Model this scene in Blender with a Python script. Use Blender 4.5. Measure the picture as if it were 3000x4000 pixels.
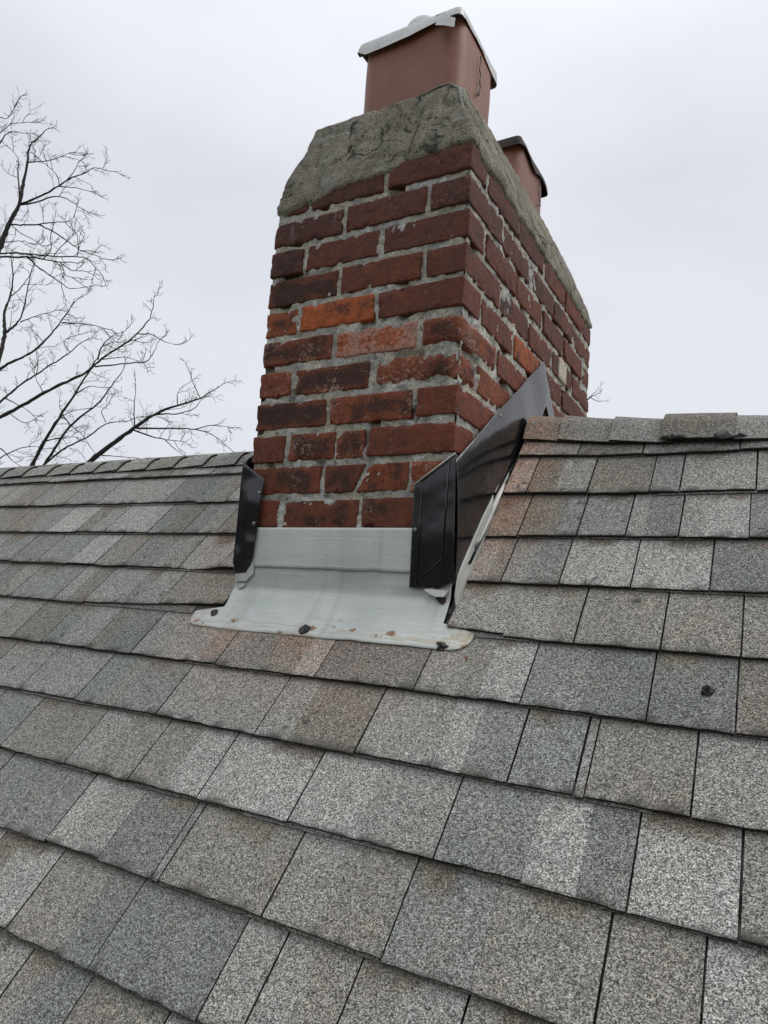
import bpy, bmesh, math, random
import numpy as np
from mathutils import Vector, Matrix
for o in list(bpy.data.objects): bpy.data.objects.remove(o)
C = bpy.context.scene
COL = C.collection
rnd = random.Random(7)

# ------------------------------------------------------------------ camera
CAM = np.array([0.58405, -1.2734, -0.1819])
YAW, PIT, ROLL, FPX = -0.52521, 0.14615, 0.07392, 2760.7
def cam_axes():
    cy, sy = math.cos(YAW), math.sin(YAW)
    f = np.array([sy*math.cos(PIT), cy*math.cos(PIT), math.sin(PIT)])
    r = np.array([cy, -sy, 0.0]); u = np.cross(r, f)
    c, s = math.cos(ROLL), math.sin(ROLL)
    return c*r+s*u, -s*r+c*u, f
RT, UP, FW = cam_axes()
cd = bpy.data.cameras.new('camera'); cam = bpy.data.objects.new('camera', cd); COL.objects.link(cam)
cd.sensor_fit = 'VERTICAL'; cd.sensor_height = 36; cd.lens = FPX/4000*36
cd.clip_start = 0.02; cd.clip_end = 3000
M = Matrix(((RT[0], UP[0], -FW[0], CAM[0]), (RT[1], UP[1], -FW[1], CAM[1]), (RT[2], UP[2], -FW[2], CAM[2]), (0, 0, 0, 1)))
cam.matrix_world = M
C.camera = cam
def ray(px, py):                       # direction with unit depth along the view axis
    return RT*(px-1500)/FPX + UP*(2000-py)/FPX + FW
def at(px, py, depth): return CAM + ray(px, py)*depth

# ------------------------------------------------------------------ light
SUN_EL, SUN_AZ = math.radians(52), math.radians(60)      # azimuth measured from +Y towards +X
W = bpy.data.worlds.new('World'); C.world = W; W.use_nodes = True
nt = W.node_tree; nt.nodes.clear()
wo = nt.nodes.new('ShaderNodeOutputWorld')
sky = nt.nodes.new('ShaderNodeTexSky'); sky.sky_type = 'NISHITA'; sky.sun_disc = False
sky.sun_elevation = SUN_EL; sky.sun_rotation = SUN_AZ
b1 = nt.nodes.new('ShaderNodeBackground'); b1.inputs[1].default_value = 0.06
nt.links.new(sky.outputs[0], b1.inputs[0])
tc = nt.nodes.new('ShaderNodeTexCoord')
sx = nt.nodes.new('ShaderNodeSeparateXYZ'); nt.links.new(tc.outputs['Generated'], sx.inputs[0])
mp = nt.nodes.new('ShaderNodeMapping'); mp.inputs['Scale'].default_value = (1.0, 1.0, 2.2)
nt.links.new(tc.outputs['Generated'], mp.inputs[0])
nz = nt.nodes.new('ShaderNodeTexNoise'); nz.inputs['Scale'].default_value = 1.7; nz.inputs['Detail'].default_value = 4; nz.inputs['Roughness'].default_value = .5
nt.links.new(mp.outputs[0], nz.inputs['Vector'])
cr = nt.nodes.new('ShaderNodeValToRGB')
cr.color_ramp.elements[0].position = .36; cr.color_ramp.elements[0].color = (0.700, 0.730, 0.802, 1)
cr.color_ramp.elements[1].position = .62; cr.color_ramp.elements[1].color = (0.815, 0.838, 0.895, 1)
nt.links.new(nz.outputs[0], cr.inputs[0])
mr = nt.nodes.new('ShaderNodeMapRange'); mr.inputs[1].default_value = .55; mr.inputs[2].default_value = 1.0; mr.inputs[3].default_value = 1.0; mr.inputs[4].default_value = 1.75
nt.links.new(sx.outputs[2], mr.inputs[0])
def wmath(op, a, b):
    x = nt.nodes.new('ShaderNodeMath'); x.operation = op
    for i, v in enumerate((a, b)):
        if hasattr(v, 'links'): nt.links.new(v, x.inputs[i])
        else: x.inputs[i].default_value = v
    return x.outputs[0]
n2 = nt.nodes.new('ShaderNodeTexNoise'); n2.inputs['Scale'].default_value = 9; n2.inputs['Detail'].default_value = 6
nt.links.new(tc.outputs['Generated'], n2.inputs['Vector'])
tl = wmath('ADD', wmath('MULTIPLY', n2.outputs[0], .20), .07)          # unseen dark tree line added behind the camera to darken the flashing's reflections
tl = wmath('MULTIPLY', wmath('LESS_THAN', sx.outputs[2], tl), wmath('LESS_THAN', sx.outputs[1], -.15))
mixw = nt.nodes.new('ShaderNodeMix'); mixw.data_type = 'RGBA'; nt.links.new(tl, mixw.inputs[0]); nt.links.new(cr.outputs[0], mixw.inputs[6]); mixw.inputs[7].default_value = (.06, .06, .058, 1)
b2 = nt.nodes.new('ShaderNodeBackground'); nt.links.new(mixw.outputs[2], b2.inputs[0]); nt.links.new(mr.outputs[0], b2.inputs[1])
ms = nt.nodes.new('ShaderNodeMixShader'); ms.inputs[0].default_value = .95
nt.links.new(b1.outputs[0], ms.inputs[1]); nt.links.new(b2.outputs[0], ms.inputs[2]); nt.links.new(ms.outputs[0], wo.inputs[0])
sd = bpy.data.lights.new('sun', 'SUN'); sd.energy = 1.0; sd.angle = math.radians(25); sd.color = (1, .95, .88)
sun = bpy.data.objects.new('sun', sd); COL.objects.link(sun)
sv = Vector((math.sin(SUN_AZ)*math.cos(SUN_EL), math.cos(SUN_AZ)*math.cos(SUN_EL), math.sin(SUN_EL)))
sun.rotation_euler = sv.to_track_quat('Z', 'Y').to_euler()
C.view_settings.view_transform = 'Standard'; C.view_settings.look = 'None'; C.view_settings.exposure = 0; C.view_settings.gamma = 1
C.render.engine = 'CYCLES'

# ------------------------------------------------------------------ noise
def _h(ix, iy, iz, seed):
    n = (ix.astype(np.uint32)*np.uint32(374761393) + iy.astype(np.uint32)*np.uint32(668265263)
         + iz.astype(np.uint32)*np.uint32(2147483647) + np.uint32((seed*1274126177) & 0xffffffff))
    n = (n ^ (n >> np.uint32(13)))*np.uint32(1274126177)
    n = (n ^ (n >> np.uint32(16)))*np.uint32(2246822519)
    n = n ^ (n >> np.uint32(13))
    return n.astype(np.float64)/4294967295.0*2-1
def vnoise(P, seed=0):
    P = np.asarray(P, float) + 1000.0
    I = np.floor(P).astype(np.int64); F = P-I; F = F*F*(3-2*F)
    out = 0
    for dx in (0, 1):
        for dy in (0, 1):
            for dz in (0, 1):
                w = (F[:, 0] if dx else 1-F[:, 0])*(F[:, 1] if dy else 1-F[:, 1])*(F[:, 2] if dz else 1-F[:, 2])
                out = out + w*_h(I[:, 0]+dx, I[:, 1]+dy, I[:, 2]+dz, seed)
    return out
def fbm(P, scale, octaves=3, seed=0):
    P = np.asarray(P, float)*scale; a, s, t = 1., 0, 0.
    for i in range(octaves):
        s = s + a*vnoise(P*(2.03**i)+i*17.3, seed+i*31); t += a; a *= .5
    return s/t

# ------------------------------------------------------------------ object helpers
def mesh(name, V, F, mat, parent=None, smooth=False, col=None, loop_col=None):
    me = bpy.data.meshes.new(name)
    me.from_pydata([tuple(map(float, v)) for v in V], [], [tuple(int(i) for i in f) for f in F])
    me.materials.append(mat)
    if smooth: me.polygons.foreach_set('use_smooth', [True]*len(me.polygons))
    if col is not None:              # one RGBA per vertex
        a = me.color_attributes.new('tint', 'FLOAT_COLOR', 'POINT'); a.data.foreach_set('color', np.asarray(col, np.float32).ravel())
    if loop_col is not None:         # one RGBA per face, spread to its corners
        a = me.color_attributes.new('tint', 'FLOAT_COLOR', 'CORNER')
        cnt = [len(f) for f in F]
        L = []
        for c, k in zip(loop_col, cnt): L.extend(c if hasattr(c[0], '__len__') else [c]*k)
        a.data.foreach_set('color', np.asarray(L, np.float32).ravel())
    me.update()
    o = bpy.data.objects.new(name, me); COL.objects.link(o)
    if parent is not None: o.parent = parent
    return o
def thing(name, label, cat, loc=(0, 0, 0), group=None):
    o = bpy.data.objects.new(name, None); COL.objects.link(o); o.location = loc; o.empty_display_size = .1
    o['label'] = label; o['category'] = cat
    if group: o['group'] = group
    return o
def adopt(o, root):                  # parent a part built in world coordinates
    o.parent = root; o.matrix_parent_inverse = Matrix.Translation(root.location).inverted()
    return o
def solid(o, t, off=-1):
    m = o.modifiers.new('thickness', 'SOLIDIFY'); m.thickness = t; m.offset = off
    return o

class Buf:
    def __init__(s): s.V = []; s.F = []; s.C = []; s.n = 0
    def add(s, V, F, col=None):
        V = np.asarray(V, float); s.V.append(V); s.F += [tuple(int(i)+s.n for i in f) for f in F]
        if col is not None:
            c = np.asarray(col, float); s.C.append(c if c.ndim == 2 else np.tile(c, (len(V), 1)))
        s.n += len(V)
    def verts(s): return np.concatenate(s.V)
    def cols(s): return np.concatenate(s.C) if s.C else None

def grid_faces(nu, nv, wrap=False, base=0):
    F = []
    for j in range(nv-1):
        for i in range(nu if wrap else nu-1):
            a = base+j*nu+i; b = base+j*nu+(i+1) % nu
            F.append((a, b, b+nu, a+nu))
    return F
def tube(buf, P, R, sides=5, cap=True):
    P = np.asarray(P, float); n = len(P); R = np.asarray(R, float)
    T = np.gradient(P, axis=0); T /= np.linalg.norm(T, axis=1)[:, None]+1e-12
    ref = np.array([0.31, 0.17, 0.93])
    A = np.cross(T, ref); A /= np.linalg.norm(A, axis=1)[:, None]+1e-12
    B = np.cross(T, A)
    ang = np.arange(sides)*2*math.pi/sides
    V = (P[:, None, :] + R[:, None, None]*(np.cos(ang)[None, :, None]*A[:, None, :]+np.sin(ang)[None, :, None]*B[:, None, :])).reshape(-1, 3)
    F = grid_faces(sides, n, True)
    if cap: F += [tuple(range(sides))[::-1], tuple((n-1)*sides+i for i in range(sides))]
    buf.add(V, F)

# ------------------------------------------------------------------ material helpers
class NT:
    def __init__(s, name):
        s.m = bpy.data.materials.new(name); s.m.use_nodes = True
        s.t = s.m.node_tree; s.b = s.t.nodes['Principled BSDF']
    def n(s, typ, **kw):
        x = s.t.nodes.new('ShaderNode'+typ)
        for k, v in kw.items(): setattr(x, k, v)
        return x
    def l(s, a, b): s.t.links.new(a, b)
    def obj(s, scale=(1, 1, 1)):
        t = s.n('TexCoord'); m = s.n('Mapping'); m.inputs['Scale'].default_value = scale
        s.l(t.outputs['Object'], m.inputs[0]); return m.outputs[0]
    def noise(s, scale, detail=4, rough=.55, vec=None, dist=0):
        x = s.n('TexNoise'); x.inputs['Scale'].default_value = scale; x.inputs['Detail'].default_value = detail
        x.inputs['Roughness'].default_value = rough; x.inputs['Distortion'].default_value = dist
        s.l(vec if vec is not None else s.obj(), x.inputs['Vector']); return x.outputs[0]
    def vor(s, scale, vec=None, feature='F1'):
        x = s.n('TexVoronoi', feature=feature); x.inputs['Scale'].default_value = scale
        s.l(vec if vec is not None else s.obj(), x.inputs['Vector']); return x
    def ramp(s, fac, *stops, interp='LINEAR'):
        x = s.n('ValToRGB'); e = x.color_ramp; e.interpolation = interp
        while len(e.elements) < len(stops): e.elements.new(.5)
        for el, (p, c) in zip(e.elements, stops):
            el.position = p; el.color = (c, c, c, 1) if not hasattr(c, '__len__') else tuple(c)+(1,)
        s.l(fac, x.inputs[0]); return x.outputs[0]
    def mix(s, fac, a, b, mode='MIX'):
        x = s.n('Mix', data_type='RGBA', blend_type=mode)
        for v, i in ((fac, 0), (a, 6), (b, 7)):
            if hasattr(v, 'is_linked') or hasattr(v, 'links'): s.l(v, x.inputs[i])
            elif i == 0: x.inputs[0].default_value = v
            else: x.inputs[i].default_value = tuple(v)+(1,)
        return x.outputs[2]
    def math(s, op, a, b=None):
        x = s.n('Math', operation=op)
        for i, v in ((0, a), (1, b)):
            if v is None: continue
            if hasattr(v, 'links'): s.l(v, x.inputs[i])
            else: x.inputs[i].default_value = v
        return x.outputs[0]
    def mr(s, v, a, b, c=0, d=1):
        x = s.n('MapRange'); s.l(v, x.inputs[0])
        for i, q in enumerate((a, b, c, d)): x.inputs[i+1].default_value = q
        return x.outputs[0]
    def attr(s, name='tint'): return s.n('Attribute', attribute_name=name)
    def bump(s, h, dist, strength=1, normal=None):
        x = s.n('Bump'); x.inputs['Distance'].default_value = dist; x.inputs['Strength'].default_value = strength
        s.l(h, x.inputs['Height'])
        if normal is not None: s.l(normal, x.inputs['Normal'])
        return x.outputs[0]
    def out(s, color=None, rough=None, normal=None, metallic=None, ior=None, spec=None):
        for k, v in (('Base Color', color), ('Roughness', rough), ('Normal', normal), ('Metallic', metallic), ('IOR', ior), ('Specular IOR Level', spec)):
            if v is None: continue
            if hasattr(v, 'links'): s.l(v, s.b.inputs[k])
            elif hasattr(v, '__len__'): s.b.inputs[k].default_value = tuple(v)+(1,)
            else: s.b.inputs[k].default_value = v
        return s.m

def mat_shingle():
    q = NT('asphalt shingle'); co = q.obj()
    at_ = q.attr(); tint, gran = at_.outputs['Color'], at_.outputs['Alpha']
    jit = q.noise(260, 2, .5, co)
    v = q.vor(700, co); sep = q.n('SeparateColor'); q.l(v.outputs['Color'], sep.inputs[0])
    g = q.ramp(sep.outputs[0], (0, .20), (.20, .46), (.40, .92), (.62, 1.30), (.80, 1.85), (1, 2.55))
    v2 = q.vor(300, co); sep2 = q.n('SeparateColor'); q.l(v2.outputs['Color'], sep2.inputs[0])
    g2 = q.mr(sep2.outputs[0], 0, 1, .78, 1.22)
    gg = q.math('MULTIPLY', g, g2)
    one = q.n('Mix', data_type='FLOAT'); q.l(gran, one.inputs[0]); one.inputs[2].default_value = 1; q.l(gg, one.inputs[3])
    c = q.mix(1.0, tint, q.ramp(sep.outputs[1], (0, (1.28, 1.31, 1.24)), (1, (1.37, 1.34, 1.23))), 'MULTIPLY')
    # scattered brown granules
    br = q.math('MULTIPLY', q.ramp(sep.outputs[2], (.80, 0), (.84, 1)), q.ramp(q.noise(9, 3, .6, co), (.42, 0), (.72, .85)))
    c = q.mix(q.math('MULTIPLY', br, gran), c, (.21, .145, .092))
    sc = q.n('VectorMath', operation='SCALE'); q.l(c, sc.inputs[0]); q.l(one.outputs[0], sc.inputs['Scale'])
    c = sc.outputs[0]
    # broad weathering and dark lichen specks
    wv = q.mr(q.noise(4.5, 4, .6, co), .3, .7, .92, 1.08)
    sc2 = q.n('VectorMath', operation='SCALE'); q.l(c, sc2.inputs[0]); q.l(wv, sc2.inputs['Scale']); c = sc2.outputs[0]
    sp = q.math('MULTIPLY', q.ramp(q.noise(38, 4, .65, co), (.60, 0), (.68, 1)), q.ramp(q.noise(5.5, 2, .5, co), (.46, 0), (.60, 1)))
    c = q.mix(q.math('MULTIPLY', sp, .75), c, (.035, .033, .03))
    # washed-down brick dust beside and below the chimney
    xyz = q.n('SeparateXYZ'); q.l(co, xyz.inputs[0]); X, Y = xyz.outputs[0], xyz.outputs[1]
    right = q.math('MULTIPLY', q.mr(X, .17, .02), q.math('MULTIPLY', q.mr(X, -.03, .0), q.math('MULTIPLY', q.mr(Y, -.02, .18), q.mr(Y, .40, .36))))
    below = q.math('MULTIPLY', q.math('MULTIPLY', q.mr(X, -.68, -.45), q.mr(X, .12, -.12)), q.math('MULTIPLY', q.mr(Y, -.23, -.08), q.mr(Y, .0, -.05)))
    left = q.math('MULTIPLY', q.math('MULTIPLY', q.mr(X, -.86, -.55), q.mr(X, -.45, -.5)), q.math('MULTIPLY', q.mr(Y, -.10, .08), q.mr(Y, .40, .15)))
    st = q.math('ADD', q.math('MULTIPLY', right, 1.5), q.math('ADD', q.math('MULTIPLY', below, .8), q.math('MULTIPLY', left, .6)))
    st = q.math('MULTIPLY', st, q.mr(q.noise(22, 4, .65, co), .25, .7, .25, 1.1))
    st = q.math('MULTIPLY', q.math('MINIMUM', q.math('MULTIPLY', st, .72), .7), gran)
    c = q.mix(st, c, q.mix(1.0, c, (1.42, .88, .68), 'MULTIPLY'))
    h = q.math('ADD', q.math('MULTIPLY', v.outputs['Distance'], -1.0), q.math('MULTIPLY', sep.outputs[0], .5))
    h = q.math('MULTIPLY', h, gran)
    nb = q.bump(h, .0013, .8)
    return q.out(c, .88, nb, spec=.35)
def mat_brick():
    q = NT('weathered brick'); co = q.obj(); a = q.attr()
    s = q.n('SeparateColor'); q.l(a.outputs['Color'], s.inputs[0])
    hue, soot, white = s.outputs[0], s.outputs[1], s.outputs[2]; rn = a.outputs['Alpha']
    n1 = q.noise(34, 5, .65, co); n2 = q.noise(95, 5, .7, co, .6); n3 = q.noise(14, 3, .5, co)
    hv = q.math('ADD', hue, q.math('ADD', q.mr(n1, .3, .7, -.22, .22), q.mr(rn, 0, 1, -.05, .05)))
    c = q.ramp(hv, (0, (.078, .034, .030)), (.25, (.128, .048, .034)), (.5, (.185, .056, .029)), (.75, (.300, .084, .036)), (1, (.44, .112, .038)))
    # pores and mottling
    c = q.mix(1.0, c, q.ramp(n2, (.2, .50), (.5, 1.0), (.8, 1.4)), 'MULTIPLY')
    sm = q.math('ADD', q.math('MULTIPLY', n1, .55), q.math('MULTIPLY', n3, .45))
    sm = q.math('ADD', q.math('MULTIPLY', q.math('SUBTRACT', sm, .5), 4.6), q.math('MULTIPLY', soot, 1.25))
    sm = q.math('ADD', sm, q.math('ADD', q.mr(n2, .3, .7, -.28, .28), q.mr(q.noise(300, 2, .6, co), .3, .7, -.22, .22)))
    sm = q.math('MULTIPLY', q.ramp(sm, (.36, 0), (.80, 1)), .88)
    c = q.mix(sm, c, (.038, .023, .020))
    wm = q.math('ADD', q.math('MULTIPLY', q.math('SUBTRACT', n2, .5), 2.6), q.math('ADD', q.math('MULTIPLY', q.math('SUBTRACT', n3, .5), 1.5), q.mr(q.noise(280, 2, .6, co), .3, .7, -.3, .3)))
    wm = q.math('ADD', wm, q.math('MULTIPLY', white, 1.2))
    c = q.mix(q.math('MULTIPLY', q.ramp(wm, (.5, 0), (.85, 1)), .62), c, (.52, .34, .28))
    # thin pale specks everywhere
    sp = q.vor(330, co); c = q.mix(q.math('MULTIPLY', q.ramp(sp.outputs['Distance'], (.10, 1), (.22, 0)), q.math('MULTIPLY', q.ramp(n1, (.52, 0), (.62, 1)), .35)), c, (.40, .22, .13))
    # streaks of mortar washed over a face
    ws = q.ramp(q.noise(1, 3, .6, q.obj((26, 26, 5)), 0), (.70, 0), (.76, 1))
    c = q.mix(q.math('MULTIPLY', ws, .42), c, (.27, .24, .22))
    h = q.math('ADD', q.noise(150, 5, .7, co), q.math('MULTIPLY', q.ramp(q.noise(60, 2, .5, co), (.36, 0), (.44, 1)), .35))
    return q.out(c, .82, q.bump(h, .0022, .85), spec=.3)
def mat_mortar(name, base, dark, sandy):
    q = NT(name); co = q.obj()
    n = q.noise(22, 5, .65, co); f = q.noise(240, 4, .7, co); v = q.vor(420, co)
    sv_ = q.n('SeparateColor'); q.l(v.outputs['Color'], sv_.inputs[0])
    c = q.mix(q.ramp(n, (.36, 0), (.62, 1)), dark, base)
    c = q.mix(q.math('MULTIPLY', q.ramp(q.noise(11, 3, .6, co), (.45, 0), (.62, 1)), .7), c, sandy)
    c = q.mix(q.math('MULTIPLY', q.ramp(q.noise(17, 3, .6, q.obj((1, 1, 1.6))), (.54, 0), (.62, 1)), .8), c, (.74, .74, .71))
    c = q.mix(q.math('MULTIPLY', q.ramp(q.noise(60, 4, .7, co), (.56, 0), (.66, 1)), .75), c, (.13, .13, .115))
    c = q.mix(1.0, c, q.ramp(f, (.25, .55), (.5, 1), (.8, 1.35)), 'MULTIPLY')
    c = q.mix(q.math('MULTIPLY', q.ramp(sv_.outputs[0], (.88, 0), (.92, 1)), .6), c, (.42, .37, .27))
    c = q.mix(q.math('MULTIPLY', q.ramp(sv_.outputs[1], (.88, 0), (.92, 1)), .6), c, (.05, .048, .042))
    h = q.math('ADD', f, q.math('MULTIPLY', v.outputs['Distance'], -.5))
    return q.out(c, .93, q.bump(h, .0035, .9), spec=.2)
def mat_crown():
    q = NT('cement wash'); co = q.obj()
    n = q.noise(13, 5, .6, co); f = q.noise(210, 4, .75, co); v = q.vor(330, co)
    sv_ = q.n('SeparateColor'); q.l(v.outputs['Color'], sv_.inputs[0])
    c = q.ramp(n, (.30, (.185, .172, .132)), (.5, (.290, .270, .212)), (.7, (.390, .364, .292)))
    c = q.mix(1.0, c, q.ramp(f, (.22, .45), (.5, 1), (.8, 1.5)), 'MULTIPLY')
    c = q.mix(q.math('MULTIPLY', q.ramp(sv_.outputs[0], (.90, 0), (.93, 1)), .5), c, (.46, .41, .30))
    c = q.mix(q.math('MULTIPLY', q.ramp(sv_.outputs[1], (.86, 0), (.9, 1)), .7), c, (.035, .035, .028))
    # troweled smooth grey patches
    pt = q.ramp(q.noise(1, 2, .4, q.obj((9, 9, 17)), .4), (.64, 0), (.67, 1))
    c = q.mix(q.math('MULTIPLY', pt, .75), c, (.27, .262, .24))
    stn = q.ramp(q.noise(1, 4, .65, q.obj((24, 24, 7)), .6), (.56, 0), (.70, 1)); c = q.mix(q.math('MULTIPLY', stn, .42), c, (.075, .07, .05))
    wob = q.n('Mix', data_type='VECTOR'); wob.inputs[0].default_value = .06; q.l(co, wob.inputs[4])
    nv_ = q.n('TexNoise'); nv_.inputs['Scale'].default_value = 14; q.l(co, nv_.inputs['Vector']); q.l(nv_.outputs['Color'], wob.inputs[5])
    ce = q.vor(6.5, wob.outputs[1], 'DISTANCE_TO_EDGE')
    crk = q.math('MULTIPLY', q.ramp(ce.outputs['Distance'], (.006, 1), (.020, 0)), q.ramp(q.noise(7, 3, .6, co), (.50, 0), (.58, 1)))
    c = q.mix(q.math('MULTIPLY', crk, .85), c, (.03, .028, .022))
    h = q.math('ADD', q.math('ADD', f, q.math('MULTIPLY', v.outputs['Distance'], -.6)), q.math('MULTIPLY', crk, -1.2))
    return q.out(c, .93, q.bump(q.math('MULTIPLY', h, q.mr(pt, 0, 1, 1, .25)), .004, .9), spec=.2)
def mat_terracotta():
    q = NT('terracotta flue'); co = q.obj()
    n = q.noise(9, 4, .6, co); st = q.noise(1, 4, .6, q.obj((60, 60, 5)), 0); f = q.noise(300, 3, .7, co)
    c = q.ramp(n, (.3, (.225, .086, .052)), (.7, (.300, .122, .076)))
    c = q.mix(q.ramp(st, (.45, 0), (.75, .45)), c, (.17, .075, .055))
    c = q.mix(q.math('MULTIPLY', q.ramp(st, (.2, 1), (.42, 0)), .35), c, (.34, .17, .12))
    v = q.vor(95, co); sp = q.n('SeparateColor'); q.l(v.outputs['Color'], sp.inputs[0])
    pit = q.math('MULTIPLY', q.ramp(v.outputs['Distance'], (.12, 1), (.22, 0)), q.ramp(sp.outputs[0], (.72, 0), (.74, 1)))
    c = q.mix(q.math('MULTIPLY', pit, .7), c, (.42, .25, .17))
    pit2 = q.math('MULTIPLY', q.ramp(v.outputs['Distance'], (.10, 1), (.2, 0)), q.ramp(sp.outputs[1], (.9, 0), (.92, 1)))
    c = q.mix(pit2, c, (.05, .025, .02))
    return q.out(c, .5, q.bump(q.math('ADD', f, q.math('MULTIPLY', pit, -2)), .0012, .5), spec=.45)
def mat_white_metal():
    q = NT('painted apron metal'); co = q.obj(); xyz = q.n('SeparateXYZ'); q.l(co, xyz.inputs[0])
    n = q.noise(7, 5, .6, co); brush = q.noise(1, 4, .65, q.obj((9, 260, 260)), .3)
    c = q.ramp(n, (.3, (.520, .556, .522)), (.7, (.665, .692, .648)))
    c = q.mix(1.0, c, q.ramp(brush, (.3, .92), (.7, 1.06)), 'MULTIPLY')
    # grey worn drips running down
    dr = q.ramp(q.noise(1, 3, .6, q.obj((16, 2.5, 2.5)), .5), (.56, 0), (.68, 1))
    c = q.mix(q.math('MULTIPLY', dr, .35), c, (.31, .32, .30))
    # grey grime plus painted-in shade of the upright face, around overlap and bend
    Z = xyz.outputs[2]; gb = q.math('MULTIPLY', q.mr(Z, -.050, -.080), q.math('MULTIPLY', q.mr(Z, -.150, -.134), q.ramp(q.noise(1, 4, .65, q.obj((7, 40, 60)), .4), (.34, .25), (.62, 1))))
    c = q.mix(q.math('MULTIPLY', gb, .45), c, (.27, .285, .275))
    # chalky yellowing and rust on the turned-down flange
    Y = xyz.outputs[1]; X = xyz.outputs[0]
    fl = q.mr(Y, -.030, -.075)
    ye = q.math('MULTIPLY', fl, q.ramp(q.noise(1, 4, .65, q.obj((14, 110, 110)), .4), (.45, 0), (.60, 1)))
    c = q.mix(q.math('MULTIPLY', ye, .55), c, (.40, .31, .17))
    rv = q.vor(1, q.obj((24, 44, 44))); rs = q.n('SeparateColor'); q.l(rv.outputs['Color'], rs.inputs[0])
    rd = q.math('ADD', rv.outputs['Distance'], q.mr(q.noise(70, 4, .65, co), .3, .7, -.16, .16))
    ru = q.math('MULTIPLY', q.mr(Y, -.040, -.060), q.math('MULTIPLY', q.ramp(rd, (.20, 1), (.33, 0)), q.ramp(rs.outputs[0], (.38, 0), (.42, 1))))
    c = q.mix(q.math('MULTIPLY', ru, .9), c, q.ramp(q.noise(160, 3, .6, co), (.35, (.13, .05, .02)), (.65, (.36, .17, .055))))
    ed = q.math('MULTIPLY', q.math('MAXIMUM', q.mr(X, .0, .05), q.mr(X, -.53, -.60)), q.ramp(q.noise(45, 4, .7, co), (.5, 0), (.6, 1)))
    c = q.mix(q.math('MULTIPLY', ed, .5), c, (.40, .28, .12))
    v = q.vor(120, co); sp = q.n('SeparateColor'); q.l(v.outputs['Color'], sp.inputs[0])
    c = q.mix(q.math('MULTIPLY', q.math('MULTIPLY', q.ramp(v.outputs['Distance'], (.1, 1), (.2, 0)), q.ramp(sp.outputs[0], (.86, 0), (.88, 1))), .6), c, (.12, .12, .12))
    return q.out(c, .48, q.bump(q.math('ADD', brush, q.math('MULTIPLY', n, 2)), .0012, .5), spec=.4)
def mat_plain(name, col, rough, metallic=0, var=.15, scale=30, bump=.0008, bscale=60, ior=1.5, rvar=0.0):
    q = NT(name); co = q.obj()
    n = q.noise(scale, 4, .6, co)
    lo = tuple(c*(1-var) for c in col); hi = tuple(c*(1+var) for c in col)
    c = q.ramp(n, (.3, lo), (.7, hi))
    r = q.mr(q.noise(scale*.6, 3, .6, co), .3, .7, max(0, rough-rvar), min(1, rough+rvar))
    return q.out(c, r, q.bump(q.noise(bscale, 3, .6, co), bump, .6), metallic=metallic, ior=ior)
def mat_black_metal():
    q = NT('black enamelled flashing'); co = q.obj()
    c = q.ramp(q.noise(16, 4, .6, co), (.3, (.0075, .0075, .0085)), (.7, (.013, .013, .015)))
    scr = q.ramp(q.noise(1, 3, .7, q.obj((40, 12, 30)), 3.0), (.66, 0), (.70, 1))
    c = q.mix(q.math('MULTIPLY', scr, .10), c, (.25, .25, .27))
    r = q.math('ADD', q.mr(q.noise(24, 4, .6, co), .3, .7, .10, .20), q.math('MULTIPLY', scr, .12))
    b = q.bump(q.noise(9, 2, .5, co), .006, .5)
    return q.out(c, r, b, ior=1.58)
MS = mat_shingle(); MB = mat_brick()
MM = mat_mortar('joint mortar', (.62, .61, .57), (.32, .31, .28), (.56, .50, .37))
MC = mat_crown(); MT = mat_terracotta(); MW = mat_white_metal(); MK = mat_black_metal()
MG = mat_plain('galvanised step metal', (.47, .48, .45), .5, 0, .16, 26, .001)
MZ = mat_plain('bent aluminium sheet', (.52, .52, .50), .45, .35, .12, 22, .0015, 35, rvar=.08)
MD = mat_plain('dark tarred cap sheet', (.034, .023, .021), .8, 0, .35, 30, .002, 60)
MTAR = mat_plain('roofing tar', (.018, .016, .017), .42, 0, .3, 60, .002, 120)
MWIRE = mat_plain('black wire', (.02, .018, .018), .5)
MSC = mat_plain('screw metal', (.24, .24, .25), .35, .7, .1, 80)
MBARK = mat_plain('grey bark', (.042, .038, .035), .9, 0, .3, 25, .004, 40)
MTWIG = mat_plain('winter twig', (.055, .048, .045), .9, 0, .25, 12)
MGR = mat_plain('lawn', (.07, .075, .035), .95, 0, .35, .3)
MWALL = mat_plain('house siding', (.55, .54, .50), .7, 0, .06, 3)
MLEAF = mat_plain('dry leaf', (.17, .085, .045), .7, 0, .25, 90)
MCAULK = mat_plain('grey sealant', (.19, .183, .17), .6, 0, .2, 30)

# ------------------------------------------------------------------ roof frame:  X along the ridge, t up the slope, n out of it
SA = 0.85455; P0 = -0.1385; OFF = 0.3262; EXP = 0.1365
CS, SN = math.cos(SA), math.sin(SA)
def roof(X, t, n):
    X, t, n = np.broadcast_arrays(np.asarray(X, float), np.asarray(t, float), np.asarray(n, float))
    return np.stack([X, t*CS-n*SN, P0+t*SN+n*CS], -1)
TR = 0.5927                                               # ridge
RY, RZ = TR*CS, P0+TR*SN
XL, XR = -4.6, 3.6

# ================================================================== SETTING
GZ = -7.0
ang = np.linspace(0, 2*math.pi, 64, endpoint=False)
V = [(0, 0, GZ)]; F = []
for j, r in enumerate((10, 40, 150, 600, 1500)):
    for a in ang: V.append((r*math.cos(a), r*math.sin(a), GZ))
for i in range(64): F.append((0, 1+i, 1+(i+1) % 64))
for j in range(4):
    for i in range(64):
        a = 1+j*64+i; b = 1+j*64+(i+1) % 64; F.append((a, a+64, b+64, b))
g = mesh('ground', V, F, MGR); g['kind'] = 'structure'

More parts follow.
